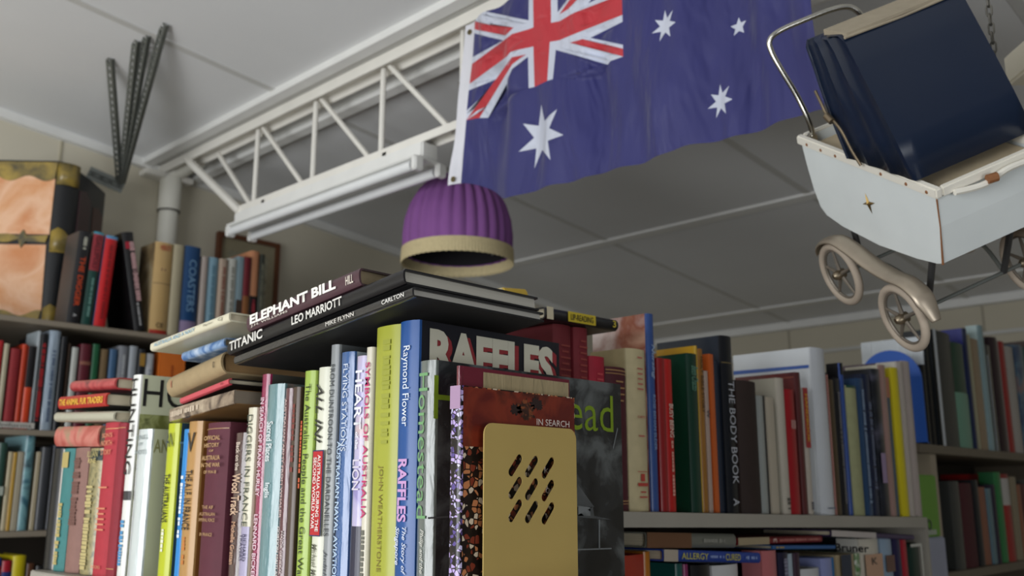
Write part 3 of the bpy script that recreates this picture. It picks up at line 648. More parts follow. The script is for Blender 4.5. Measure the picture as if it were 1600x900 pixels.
# ================================================================== FRONT ROW (spines face the window side)
G = 'books in the crowded front row'
hm = ('photo', '#141518', dict(c2='#26282b', c3='#5b5f60', scale=22, rough=.22))
E = [
 (84, 98, 701, 'thin black book at the far left end of the front row', dict(c='#151516', d=.15)),
 (97, 101, 702, 'pale speckled slim book squeezed beside the black end book', dict(c='#c9c1b8', soft=True)),
 (101, 117, 701, 'teal cloth book with gilt decoration near the left end of the front row', dict(c='#3f7f7d', kind='cloth', text=[('~', .45, .95, .4, '#b8a767')], patch=[(.03, .16, .2, .8, '#b9a767')])),
 (117, 138, 700, 'faded rose-brown cloth book with worn embossed spine', dict(c='#8f6a60', kind='cloth', text=[('~', .08, .6, .5, '#6e4a42')])),
 (139, 159, 701, 'old olive and gilt patterned book with a dark title band', dict(c=('photo', '#6f6a48', dict(c2='#9a8f62', c3='#55563c', scale=60)), bands=[(.02, .1, '#2f3d3c')], text=[('ILLIAN', .02, .07, .8, '#b0a46a', 'h'), ('RINE', .08, .12, .6, '#c9b878', 'h'), ('~', .3, .95, .5, '#c2b27a')])),
 (159, 185, 661, 'red cloth book with gilt lines about the north story', dict(c='#b3303c', kind='cloth', text=[('SON\'S', .07, .10, .7, '#d98c6a', 'h'), ('NORTH', .12, .155, .75, '#d98c6a', 'h'), ('STORY', .18, .215, .7, '#d98c6a', 'h'), ('~', .42, .44, .6, '#d98c6a', 'h'), ('~', .55, .72, .6, '#d98c6a', 'h'), ('BOOKS', .93, .95, .6, '#d98c6a', 'h')], bands=[(.04, .045, '#d9a06a')])),
 (185, 197, 661, 'darker red cloth book directly left of the HUNTING book', dict(c='#8f2230', kind='cloth', bands=[(.03, .035, '#c08a5a'), (.94, .945, '#c08a5a')])),
 (203, 215, 587, 'tall white-jacketed book with HUNTING in big black letters down the spine', dict(c='#e4e4de', front='#c9cdb0', d=.16, text=[('HUNTING', .02, .50, .74, '#1d1c1c', 'v', 0, .003), ('~', .72, .93, .5, '#4b92c4')], bands=[(.58, .625, '#39383a')])),
 (216, 237, 671, 'white glassine-wrapped book with faint grey title beside HUNTING', dict(c=('sleeve', '#c9d1cf'), front='#c4c8a4', d=.15, text=[('KING', .04, .07, .7, '#8f9a9a', 'h'), ('OF', .09, .11, .3, '#8f9a9a', 'h'), ('SHOTS', .14, .17, .75, '#8f9a9a', 'h')])),
 (262, 279, 662, 'lime yellow jacketed book titled THE AUSTRALIANS', dict(c='#b9c21f', front='#2f4a5c', d=.15, text=[('AN', .06, .15, .62, '#2b3640', 'h', 0, 0), ('THE AUSTRALIANS', .32, .62, .5, '#1e1e1a'), ('~', .66, .78, .25, '#e8e8d0')])),
 (283, 291, 671, 'narrow bright blue paperback next to the tan war history', dict(c='#1f86d0', soft=True, text=[('~', .3, .7, .55, '#dfe9f2')])),
 (291, 313, 659, 'tan and orange book titled THE A.I.F. IN FRANCE', dict(c='#b58a52', front='#8d5a2c', d=.15, text=[('V', .07, .19, .55, '#39322a', 'h'), ('THE A.I.F. IN FRANCE', .30, .66, .5, '#2a211b'), ('~', .70, .86, .18, '#c77b3b')])),
 (322, 357, 661, 'thick maroon official history of Australia in the war with gilt lettering', dict(c='#5b2231', kind='cloth', rnd=.18, d=.17, text=[('OFFICIAL', .08, .107, .72, '#c09a6a', 'h'), ('HISTORY', .125, .15, .66, '#c09a6a', 'h'), ('OF', .165, .178, .2, '#c09a6a', 'h'), ('AUSTRALIA', .20, .228, .8, '#c09a6a', 'h'), ('IN THE WAR', .245, .27, .84, '#c09a6a', 'h'), ('OF 1914-18', .29, .31, .55, '#c09a6a', 'h'), ('THE AIF', .5, .52, .5, '#b08a60', 'h'), ('AUSTRALIAN', .54, .56, .7, '#b08a60', 'h'), ('IMPERIAL FORCE', .575, .595, .7, '#b08a60', 'h'), ('IN FRANCE', .66, .68, .55, '#b08a60', 'h')], bands=[(.035, .04, '#a07a52')])),
 (362, 382, 677, 'brown jacketed book lettered Back on the Wool Track', dict(c=('sleeve', '#4b3430'), front=('photo', '#5a4540', dict(c2='#7a6258', c3='#3c2d2a')), d=.15, text=[('Back on the', .06, .24, .3, '#d8c7b8'), ('Wool Track', .26, .52, .62, '#d8b79a'), ('Michelle Grattan', .56, .82, .32, '#c79a7a')])),
 (388, 401, 637, 'cream jacketed book titled DIGGERS IN FRANCE', dict(c='#d3cdb6', front='#b5a68c', d=.16, text=[('DIGGERS IN FRANCE', .04, .64, .6, '#3b4638', 'v', 0, 0), ('RICHARD', .68, .82, .3, '#2f2c50', 'v', .18), ('TRAVERS', .68, .82, .3, '#2f2c50', 'v', -.2)], bands=[(.64, 1, '#a9a2bd')])),
 (402, 416, 586, 'narrow magenta plastic-covered book right of DIGGERS IN FRANCE', dict(c=('sleeve', '#8e1f4c'), front='#4a4a44', d=.17, text=[('IN SEARCH OF FRANK HURLEY', .11, .56, .5, '#e6c9d3'), ('LENNARD BICKEL', .64, .92, .5, '#e6c9d3')])),
 (416, 443, 601, 'grey-teal book in clear plastic titled Sacred Places', dict(c=('sleeve', '#64868a'), front=('photo', '#5f7c7e', dict(c2='#8c7a74', c3='#4a5c5c')), d=.15, text=[('Sacred Places', .18, .37, .34, '#dfe6e6'), ('Inglis', .47, .54, .34, '#dfe6e6')])),
 (445, 457, 607, 'dark maroon book on the Australian army by a major general', dict(c=('sleeve', '#5a2e36'), front='#3c2626', d=.16, text=[('AUSTRALIAN ARMY FROM WHALER', .05, .62, .3, '#c9a9a4', 'v', -.1), ('MAJOR GENERAL', .68, .88, .32, '#d8c9c4', 'v', .22), ('GORDON MAITLAND', .66, .92, .3, '#d8c9c4', 'v', -.22)])),
 (457, 469, 605, 'dull brown book between the maroon army book and lime green book', dict(c='#4d3c30', front='#3a3128', d=.15, text=[('~', .08, .4, .4, '#7d3c34')])),
 (474, 491, 580, 'lime green book titled The Australian People and the Great War', dict(c='#9fb84f', front='#7f9440', d=.15, text=[('The Australian People and the Great War', .06, .90, .55, '#263222', 'v', .04, .004), ('~', .22, .5, .16, '#c75a35', 'v', -.36)])),
 (492, 511, 575, 'white book titled ALL IN! with a red and blue spine label', dict(c='#dcdcc9', front='#b9b9a6', d=.15, text=[('ALL IN!', .07, .33, .55, '#23221f', 'i', -.05), ('Michael McKernan', .75, .98, .32, '#6c6c5c', 'i'), ('AUSTRALIA DURING THE', .38, .70, .26, '#efe8e0', 'v', .17), ('SECOND WORLD WAR', .39, .69, .26, '#efe8e0', 'v', -.17)], patch=[(.36, .72, .06, .96, '#22305f'), (.365, .715, .1, .9, '#b8222a')])),
 (516, 529, 539, 'grey book titled FROM DUNTROON TO THE DARDANELLES', dict(c='#8f9394', front='#55585a', d=.15, text=[('FROM DUNTROON TO THE DARDANELLES', .08, .74, .5, '#353a3e', 'v', 0, 0), ('Judith Ingle', .79, .98, .42, '#4e545a', 'i')])),
 (529, 550, 551, 'blue plastic-wrapped book lettered FLYING STATIONS', dict(c=('sleeve', '#3a5f94'), front='#b9c4cc', d=.16, text=[('FLYING STATIONS', .05, .40, .34, '#d5deea', 'v', .1, 0), ('AUSTRALIAN NAVAL AVIATION', .36, .90, .3, '#b9d0e6', 'v', -.18), ('ALLEN', .93, .95, .55, '#e8eef4', 'h')])),
 (553, 569, 557, 'lavender photo-jacket book with white vertical HEART lettering', dict(c=('photo', '#8f86b8', dict(c2='#b7b0cf', c3='#c8a893', scale=12)), front='#8c92a8', d=.16, text=[('HEART', .06, .30, .7, '#eef0f6'), ('of the', .31, .38, .3, '#eef0f6'), ('LION', .42, .54, .66, '#d8d0dc')], bands=[(.68, 1, '#2b2a3e')])),
 (570, 581, 543, 'cream book with bold pink letters SYMBOLS OF AUSTRALIA', dict(c='#d6d0bd', front='#c9c3ae', d=.16, text=[('SYMBOLS OF AUSTRALIA', .06, .66, .66, '#c22a6a'), ('~', .70, .93, .5, '#6a6a60')])),
 (584, 622, 510, 'thick olive-lime book left of the tall blue Singapore book', dict(c='#a4a83a', front='#8d9136', d=.17, text=[('JOHN WEATHERSTONE', .50, .86, .2, '#7b6a24', 'v', -.06, 0), ('~', .05, .42, .34, '#999d38', 'v', .05)], rnd=.05)),
 (624, 655, 502, 'tall blue book about Singapore with huge cream letters on its dark cover', dict(c='#1f4f90', front='#15161f', back='#20355f', bk=(874, 540), text=[('Raymond Flower', .09, .37, .42, '#dfe6ee', 'v', .02, 0), ('RAFFLES', .48, .69, .44, '#c79acb', 'v', .0, .03), ('The Story of', .705, .86, .24, '#cfd6e6', 'i', .12), ('Singapore', .705, .83, .24, '#cfd6e6', 'i', -.2)])),
 (653, 680, 564, 'silver-spined plastic-wrapped book titled Homestead with a dark photo cover', dict(c=('sleeve', '#626964'), front=hm, back='#3a3d3f', bk=(970, 606), text=[('Homestead', .05, .62, .52, '#6fa06a', 'v', -.05, 0), ('Philip and the Witty story', .66, .98, .26, '#c2c2b8', 'i')])),
 (701, 710, 611, 'thin pale pinkish book between Homestead and the maroon book', dict(c='#bfa093', d=.17, kind='cloth')),
 (708, 718, 572, 'plastic-covered maroon book with a broad tan cover panel', dict(c=('sleeve', '#641b2c'), front='#6a2130', bk=(890, 598))),
 (716, 735, 601, 'book titled IN SEARCH with red sky and pebble picture cover', dict(c=('pebbles', '#b9a3d8', dict(c2='#c9c2e6', c3='#5a4a8a', scale=230)), bands=[(0, .10, '#a98aa8')], front=('pebbles', '#b9784e', dict(c2='#cdbda6', c3='#7a3424', scale=165)), bk=(898, 624), soft=True, dp=-.012)),
]
FR = row('x', XL, ZL, G, E[:1]+E[1:], .155)
by = {e[0]: b for e, b in zip(E, FR)}
def dims(b):
    c = [o for o in b.children if o.name.startswith('cover')][0].data.vertices
    xs = [v.co.x for v in c]; ys = [v.co.y for v in c]; zs = [v.co.z for v in c]; return max(xs), max(ys), max(zs)
def world_to(b, p): return b.matrix_world.inverted() @ p
def on_front(b, px, py):      # point of the book's front cover (plane y = -t/2) on a sight line, in book coordinates
    d, t, h = dims(b); Mi = b.matrix_world.inverted(); o = Mi @ Vector((0, 0, 0)); r = (Mi.to_3x3() @ ray(px, py)); k = (-t-o.y)/r.y; return o+r*k
CX, CY = (1, 0, 0), (0, 0, 1)
def cover_text(b, s, pxa, pya, pxb, pyb, col, name='title', bold=.0, out=.0006, dx=0, dz=0, shear=0):
    A = on_front(b, pxa, pya); Bq = on_front(b, pxb, pyb); c = (A+Bq)/2+Vector((dx, 0, dz))
    return letters(b, s, c, CX, CY, abs(Bq.x-A.x), abs(A.z-Bq.z), col, name, bold, .5, out, shear=shear)
def cover_patch(b, x0, x1, z0, z1, m, name='cover_panel', out=.0003):
    d, t, h = dims(b); return quads(b, name, [(((x0+x1)/2*d, -t, (z0+z1)/2*h), CX, CY, (x1-x0)*d, (z1-z0)*h)], m, out)
# HUNTING cover: big letters over bushes
b = by[203]; cover_text(b, 'HO', 226, 591, 296, 640, '#1b1b19', bold=0)
d, t, h = dims(b); cover_patch(b, .02, .98, .0, .80, mat('#6a7038', 'photo', c2='#9aa06a', c3='#434a26', scale=40), 'printed_picture')
cover_text(by[216], 'AN', 241, 686, 262, 708, '#8c8a52')
cover_text(by[262], 'TRA', 281, 690, 300, 716, '#7fa0b0')
# RAFFLES: slab letters with red shadow
b = by[624]
cover_text(b, 'RAFFLES', 677, 519, 871, 611, '#8f2a30', bold=.055, out=.0004, name='title_shadow'); cover_text(b, 'RAFFLES', 671, 512, 864, 607, '#c9c6b4', bold=.05, out=.0009)
b = by[653]; cover_text(b, 'Homestead', 678, 586, 958, 676, '#7f9a1c', bold=-.004)
# the old house in the cover picture
def on(bk_, px, py): return on_front(bk_, px, py)
def cover_poly(b, pts, m, name, out=.0005):
    bm = bmesh.new(); bm.faces.new([bm.verts.new(on_front(b, x, y)+Vector((0, -out, 0))) for x, y in pts]); me = bpy.data.meshes.new(name); bm.to_mesh(me); bm.free(); return link(name, me, m, b)
gr = mat('#3a3d40', 'photo', c2='#4b4e50', c3='#5c6062'); lt = mat('#7d8182', 'paint')
cover_poly(b, [(898, 792), (902, 756), (928, 792)], gr, 'printed_roof'); cover_poly(b, [(896, 808), (926, 792), (928, 806), (955, 812)], gr, 'printed_veranda')
cover_poly(b, [(903, 790), (922, 793), (922, 806), (903, 806)], lt, 'printed_window'); cover_poly(b, [(896, 858), (955, 856), (955, 858), (896, 860)], lt, 'printed_rail')
cover_poly(b, [(935, 812), (937, 812), (937, 858), (935, 858)], lt, 'printed_post'); cover_poly(b, [(668, 808), (700, 806), (700, 809), (668, 811)], gr, 'printed_fence')
cover_poly(b, [(957, 700), (964, 668), (965, 670), (958, 702)], lt, 'sleeve_crease')
b = by[708]; cover_patch(b, .19, .99, .0, .985, mat('#a0906f', 'sleeve'), 'tan_panel')
b = by[716]; cover_patch(b, 0.02, .995, .74, .995, mat('#5c1712', 'photo', c2='#7c2c1a', c3='#2a100d', scale=24), 'printed_sky')
def blob(b, cx, cy, R, m, name, n=26):
    c = on_front(b, cx, cy); bm = bmesh.new(); rg = random.Random(3); vs = []
    for k in range(n):
        a = 2*math.pi*k/n; q = R*rg.uniform(.55, 1.15); vs.append(bm.verts.new(c+Vector((q*math.cos(a), -.0006, q*.7*math.sin(a)))))
    bm.faces.new(vs); me = bpy.data.meshes.new(name); bm.to_mesh(me); bm.free(); link(name, me, m, b)
blob(b, 806, 640, .009, mat('#2a1512', 'cloth'), 'printed_tree', 30); blob(b, 838, 631, .010, mat('#2a1512', 'cloth'), 'printed_tree', 34); blob(b, 822, 640, .015, mat('#2a1512', 'photo', c2='#3a2018', c3='#8a4a2a', scale=220), 'printed_tree', 40)
cover_text(b, 'IN SEARCH', 838, 654, 889, 668, '#e6d9cf', bold=0); cover_text(b, 'ket', 850, 728, 868, 740, '#e6d9cf', name='lettering'); cover_text(b, 'oo', 852, 762, 866, 771, '#e6d9cf', name='lettering')

# metal bookend with nine slanting slots
def bookend():
    y = by[716].matrix_world.translation.y-dims(by[716])[1]-.010
    a = oy(756, 660, y); c = oy(900, 686, y); r = empty('metal_bookend', 'pale gold metal bookend with nine slanted slots at the end of the row', 'bookend', (a.x, y, ZL))
    wd = oy(901, 720, y).x-oy(757, 700, y).x; hh = a.z-ZL
    edges = []; pts = []
    def loop(ps):
        n0 = len(pts); pts.extend(Vector(p) for p in ps); edges.extend((n0+i, n0+(i+1) % len(ps)) for i in range(len(ps)))
    rc = .011
    outl = [(0, 0), (wd, 0)]+[(wd-rc+rc*math.cos(t), hh-rc+rc*math.sin(t)) for t in np.linspace(0, math.pi/2, 8)]+[(rc-rc*math.sin(t), hh-rc+rc*math.cos(t)) for t in np.linspace(0, math.pi/2, 8)]
    loop(outl); slots = []
    for i in range(3):
        for j in range(3):
            P = oy(805+25.5*i, 728+35.5*j+2.0*i-1, y); cx, cz = P.x-a.x, P.z-ZL; dx, dz = .0092, .0105; r_ = .0042; L = math.hypot(dx, dz); ux, uz = dx/L, dz/L; ps = []
            base = math.atan2(uz, ux)
            for k in range(9): t = base-math.pi/2+math.pi*k/8; ps.append((cx+dx*.62+r_*math.cos(t), cz+dz*.62+r_*math.sin(t)))
            for k in range(9): t = base+math.pi/2+math.pi*k/8; ps.append((cx-dx*.62+r_*math.cos(t), cz-dz*.62+r_*math.sin(t)))
            slots.append(ps); loop(ps)
    V, _, Fc, _, _, _ = geometry.delaunay_2d_cdt(pts, edges, [], 1, 1e-6)
    def ins(p, s):
        c_ = False; j = len(s)-1
        for i in range(len(s)):
            if (s[i][1] > p[1]) != (s[j][1] > p[1]) and p[0] < (s[j][0]-s[i][0])*(p[1]-s[i][1])/(s[j][1]-s[i][1])+s[i][0]: c_ = not c_
            j = i
        return c_
    bm = bmesh.new(); bv = [bm.verts.new((p.x, 0, p.y)) for p in V]
    for f in Fc:
        ce = (sum(V[i].x for i in f)/len(f), sum(V[i].y for i in f)/len(f))
        if not any(ins(ce, s) for s in slots): bm.faces.new([bv[i] for i in f])
    gold = mat('#c4aa66', 'paint', .38, .15)
    o = from_bm('upright_plate', bm, gold, r); s = o.modifiers.new('s', 'SOLIDIFY'); s.thickness = .0012; s.offset = 0
    bm = bmesh.new(); box(bm, (0, -.09, .0), (wd, .0006, .0012)); from_bm('foot_plate', bm, gold, r)
    return y
bookend()

# ---- books lying across the front row
GS = 'books lying flat on top of the front row'
def lx(X, pl, pr, t, d, label, X2=None, **o):
    """spine faces -X; pl/pr are picture points of the two foot corners of the spine (left = head)"""
    o.setdefault('group', GS); return lie(ox(*pl, X), ox(*pr, X2 or X), t, d, label, **o)
lx(.6205, (87, 697.5), (154.5, 698), .0325, .14, 'thick salmon book with faded floral spine at the base of the left pile', c=('photo', '#b5574c', dict(c2='#c8766a', c3='#9a8a6a', scale=30)))
lx(.612, (87, 659), (180, 658.5), .0158, .15, 'pale cream-green book lying under the red fur traders book', c='#b8b5a0', kind='gloss', rnd=.25)
lx(.610, (92, 639.5), (166, 634.5), .0205, .175, 'red book lettered THE ANIMAL FUR TRADERS with a black cover', c='#b32a24', front='#191516', text=[('THE ANIMAL FUR TRADERS', .04, .96, .5, '#e6b03a', 'v', 0, .03)], bands=[])
lx(.620, (113, 612), (183, 608), .018, .14, 'worn red book with dark pattern lying on top of the left pile', c=('photo', '#a33036', dict(c2='#b8484a', c3='#5a1a20', scale=34)), rnd=.3)
lx(.607, (264, 659), (365, 630.5), .0175, .155, 'brown photo-jacketed book lying at the base of the middle pile', c=('photo', '#4a3a30', dict(c2='#8c7a66', c3='#b5a48c', scale=44, rough=.25)), front='#8a6a44', soft=True, page='#8d8170', text=[('~', .03, .5, .45, '#c9b7a0')])
lx(.606, (282, 631), (358, 601), .0085, .155, 'coral red book with dark cover squeezed in the middle pile', c='#c9505a', front='#1c1819', text=[('III', .86, .9, .3, '#7a2026')])
lx(.606, (267, 620.5), (352, 583), .0285, .20, 'thick tan cloth book with rounded spine in the middle pile', c='#a8926c', kind='cloth', rnd=.22, page='#9a7a50', text=[('IO', .87, .90, .3, '#3a3226'), ('~', .08, .12, .5, '#a8604a', 'h'), ], bands=[])
lx(.600, (286, 564), (352, 542), .0125, .14, 'blue and white patterned book beneath the cream navy book', c=('photo', '#3f6aa0', dict(c2='#7f9cc0', c3='#c2cfdf', scale=50)), rnd=.2)
lx(.575, (236, 549), (359, 502), .0120, .125, 'cream book with pale blue lettering on top of the middle pile', c='#d8d2b8', front='#cfc9b0', kind='gloss', text=[('AUSTRALIA AND A NAVY', .06, .60, .42, '#7fa6bd'), ('Taylor', .70, .82, .26, '#8a8676', 'i'), ('CJ', .88, .93, .4, '#8a8676')])
lx(.588, (367, 570), (646, 464), .0110, .192, 'shiny thin black book lying directly beneath the TITANIC book', X2=.588, c=('sleeve', '#1a191c'), front='#1a1a1c', back=('cloth', '#0d0c0d'), page='#bdbab2', text=[('MIKE FLYNN', .57, .72, .42, '#dad5cc', 'v', 0, 0.004), ('CARLTON', .86, .965, .42, '#e6e3dc', 'v', 0, .005)])
lx(.588, (357, 555), (633, 443), .0160, .198, 'large black book with TITANIC on its spine, lying on top', X2=.588, c='#141316', front='#17161a', back=('cloth', '#121113'), page='#c4c0b4', text=[('TITANIC', .02, .24, .72, '#dfdcd4', 'v', .05, .02), ('LEO MARRIOTT', .42, .70, .62, '#dfdcd4', 'v', .03, .02)])
lx(.585, (388, 518.5), (564, 445.5), .0195, .14, 'brown book with white letters beginning ELEPHANT on the very top', X2=.589, c='#4d333a', front='#3a2a2c', page='#9a8a6c', text=[('ELEPHANT BILL', .04, .82, .60, '#efece2', 'v', .12, .04), ('J.H. WILLIAMS', .05, .40, .18, '#d0c8bc', 'v', -.32, .01), ('HILL', .90, .96, .5, '#d8cfc0', 'v')])
# lip-reading and the yellow book
def ly(Y, pl, pr, t, d, label, **o):
    """spine faces -Y; head is on the left"""
    o.setdefault('group', GS); return lie(oy(*pl, Y), oy(*pr, Y), t, d, label, **o)
ly(.812, (850, 498.5), (963, 517.5), .0165, .12, 'black book with a yellow LIP-READING label lying over the red volumes', c='#16161a', front='#1c1b1b', rnd=.25, text=[('LIP-READING', .31, .62, .5, '#3a3418', 'v', -.02, .01), ('3', .90, .95, .6, '#c9b43a')], patch=[(.28, .66, .08, .92, '#c9b22c'), (0, .085, 0, 1, '#cfc4a8')])
ly(.90, (790, 482), (824, 484), .03, .10, 'small yellow book showing behind the large TITANIC book', c='#c9a83a', front='#c2b48a')
# ================================================================== RIGHT ROW (spines face -Y)
GR = 'books on the grey bookcase at centre right'
E = [
 (868, 897, 509, 'big dark red cloth volume just right of the big cream-lettered cover', dict(c='#6e1a22', kind='cloth', text=[('~', .1, .5, .6, '#8a3a34', 'h')])),
 (897, 920, 513, 'dark red cloth volume second from the big cream-lettered cover', dict(c='#7a1c27', kind='cloth', text=[('~', .06, .4, .6, '#94403a', 'h')])),
 (923, 948, 558, 'bright crimson book standing below the black lip-reading book', dict(c='#a81c34', kind='cloth', text=[('~', .1, .35, .5, '#c24a50', 'h')])),
 (949, 982, 575, 'maroon book with gilt lines beside the cream book with red print', dict(c='#4e1420', kind='cloth', bands=[(.02, .027, '#b08a58'), (.045, .05, '#b08a58'), (.93, .937, '#b08a58'), (.95, .955, '#b08a58')], text=[('~', .08, .26, .5, '#a07a50', 'h')])),
 (983, 1013, 547, 'worn cream jacketed book with red print and crest on the spine', dict(c='#cbbd94', front='#cbbd94', back='#bfae82', kind='cloth', bk=(922, 551), text=[('~', .05, .06, .35, '#b8655a', 'h'), ('~', .11, .27, .32, '#b8655a', 'h'), ('CURTIS', .42, .435, .4, '#b8554a', 'h'), ('~', .53, .56, .35, '#b8655a', 'h'), ('~', .87, .93, .4, '#b8554a', 'h')], patch=[(.76, .764, .25, .75, '#b8443a'), (.83, .85, .25, .75, '#b8443a'), (.775, .82, .4, .6, '#b8443a')])),
 (1012, 1023, 491, 'tall blue-spined book with glossy flesh-toned photo cover', dict(c='#33508c', back=('photo', '#c9a088', dict(c2='#8a4a34', c3='#d8c9c4', scale=10)), bk=(925, 503), text=[('Nursing', .16, .34, .6, '#9fb4d4', 'i'), ('ROSE BEHAN ELDER', .42, .70, .4, '#8098c0')])),
 (1027, 1039, 560, 'dark-topped plain red book left of the white-titled red book', dict(c='#8f1a1e', back='#6a1a1c', d=.15)),
 (1039, 1052, 562, 'red book with white vertical title near the green book', dict(c='#b51f1c', text=[('BUSY BEING', .30, .52, .5, '#e0c8b8'), ('~', .54, .88, .3, '#d89a8a')], d=.15)),
 (1072, 1089, 553, 'dark green book with a leafy photograph at the foot of its spine', dict(c='#14382a', back='#0e3d2a', bk=(1026, 553), text=[('Beth', .08, .14, .6, '#5c8a74', 'i'), ('Chatto', .15, .24, .6, '#5c8a74', 'i')])),
 (1089, 1093, 541, 'tall yellow book showing above the dark green book', dict(c='#c9a028', back='#cc9c1e', bk=(1025, 542))),
 (1093, 1102, 546, 'mustard brown book with dark vertical lettering', dict(c='#9a6a2c', text=[('HOLY BIBLE STORY', .05, .40, .5, '#4a3216')])),
 (1102, 1110, 580, 'thin pale book between mustard and orange books', dict(c='#b09a8e', soft=True, text=[('W', .28, .34, .8, '#4a4a50')])),
 (1110, 1118, 554, 'thin orange book standing beside the dark pair', dict(c='#c25c24', soft=True)),
 (1118, 1126, 565, 'navy cloth book pressed against THE BODY BOOK', dict(c='#1b2436', kind='cloth')),
 (1127, 1145, 526, 'tall black book titled THE BODY BOOK with white letters', dict(c='#14161c', back='#232c3a', bk=(1026, 537), bands=[(.155, .16, '#7a6a44')], text=[('THE BODY BOOK', .26, .84, .5, '#b9bcc4', 'v', .04, 0), ('A', .92, .96, .5, '#b9bcc4')])),
 (1150, 1181, 596, 'thick plain dark brown book right of THE BODY BOOK', dict(c='#2e1f1a', kind='cloth')),
 (1181, 1195, 619, 'light grey book right of the dark brown book', dict(c='#9a9f9c')),
 (1195, 1199, 619, 'very thin black booklet among the pale books', dict(c='#1a1b1d', soft=True)),
 (1199, 1211, 621, 'low cream book left of the off-white book', dict(c='#b8ae9c', soft=True)),
 (1213, 1224, 591, 'off-white book with plain pale cover and small foot print', dict(c='#b9b2a4', back='#aba697', bk=(1170, 594), text=[('~', .88, .96, .5, '#55524c')])),
 (1225, 1241, 609, 'small bright red book in front of the maroon cover', dict(c='#9c1820', text=[('III', .25, .32, .4, '#d8a8a0', 'h')])),
 (1242, 1250, 582, 'tall maroon photo-covered book before the white folder', dict(c='#5a2a2a', back=('photo', '#5a1f22', dict(c2='#6e2c2a', c3='#4a1a20', scale=14)), bk=(1148, 590))),
 (1250, 1260, 606, 'cream book with red block and yellow title', dict(c='#b9b0a4', patch=[(.0, .48, .05, .95, '#a8222a')], text=[('HANDBOOK', .05, .44, .5, '#d8a82c', 'v', 0, .02), ('~', .9, .96, .4, '#5a5a66')])),
 (1268, 1289, 545, 'big white folder with a blue stripe across its cover', dict(c='#c9cdd2', back='#dfe4e8', front='#c0a8a4', bk=(1145, 556), text=[('~', .955, .965, .6, '#6a7488', 'h')])),
 (1289, 1294, 585, 'thin salmon book behind the white folder', dict(c='#a06a60', soft=True)),
 (1294, 1304, 594, 'dull brown book left of the blue-topped dark books', dict(c='#4a3c28', d=.14)),
 (1304, 1315, 592, 'black book with grey vertical print after the white folder', dict(c='#1c1c20', text=[('~', .1, .9, .4, '#6a6a70')], d=.15)),
 (1315, 1320, 568, 'tall black-covered book with blue lower spine', dict(c='#274a94', back='#16171b', bk=(1290, 569), bands=[(0, .08, '#131417')])),
 (1321, 1338, 603, 'pale yellow-green book among the dark blue books', dict(c='#a3a57c', kind='cloth', bands=[(.0, .02, '#1c4a40')])),
 (1338, 1350, 592, 'slate blue book right of the pale yellow-green book', dict(c='#2a4668', text=[('~', .08, .9, .35, '#7f94b0')])),
 (1350, 1362, 586, 'dark navy book with speckled spine lettering', dict(c='#1b2540', text=[('~', .2, .8, .4, '#5f6a84')])),
 (1362, 1374, 577, 'glossy black photo book with lilac patch', dict(c=('photo', '#16181e', dict(c2='#23262e', c3='#565466', scale=20)), patch=[(.58, .78, .02, .6, '#9a84a8')])),
 (1374, 1383, 571, 'cream-covered book with pinkish spine near the right end', dict(c='#a08078', back='#cfcab8', bk=(1320, 576))),
 (1383, 1391, 590, 'blue-grey book with a salmon top', dict(c='#33506e', bands=[(0, .15, '#b5705c')], soft=True)),
 (1392, 1402, 575, 'bright yellow slim book near the end of the right row', dict(c='#cfbf1c', back='#c9b820')),
 (1402, 1411, 566, 'off-white slim book right of the yellow book', dict(c='#b9b0a8', back='#cfcabb', bk=(1368, 569))),
 (1412, 1424, 566, 'greyish white end book with a purple edge', dict(c='#b0a49e', front='#4a2e44')),
]
RR = row('y', YR, ZRT, GR, E, .16)
br = {e[0]: b for e, b in zip(E, RR)}
def on_back(b, px, py):
    d, t, h = dims(b); Mi = b.matrix_world.inverted(); o = Mi @ Vector((0, 0, 0)); r = Mi.to_3x3() @ ray(px, py); return o+r*((t-o.y)/r.y)
def back_poly(b, pts, m, name, out=.0005):
    bm = bmesh.new(); bm.faces.new([bm.verts.new(on_back(b, x, y)+Vector((0, out, 0))) for x, y in pts]); me = bpy.data.meshes.new(name); bm.to_mesh(me); bm.free(); return link(name, me, m, b)
back_poly(br[1268], [(1146, 580), (1264, 570), (1264, 575), (1146, 586)], mat('#3f66b8', 'gloss'), 'blue_stripe')
back_poly(br[1242], [(1150, 598), (1240, 588), (1240, 590), (1150, 600)], mat('#8a4a3a', 'gloss'), 'cover_rule')

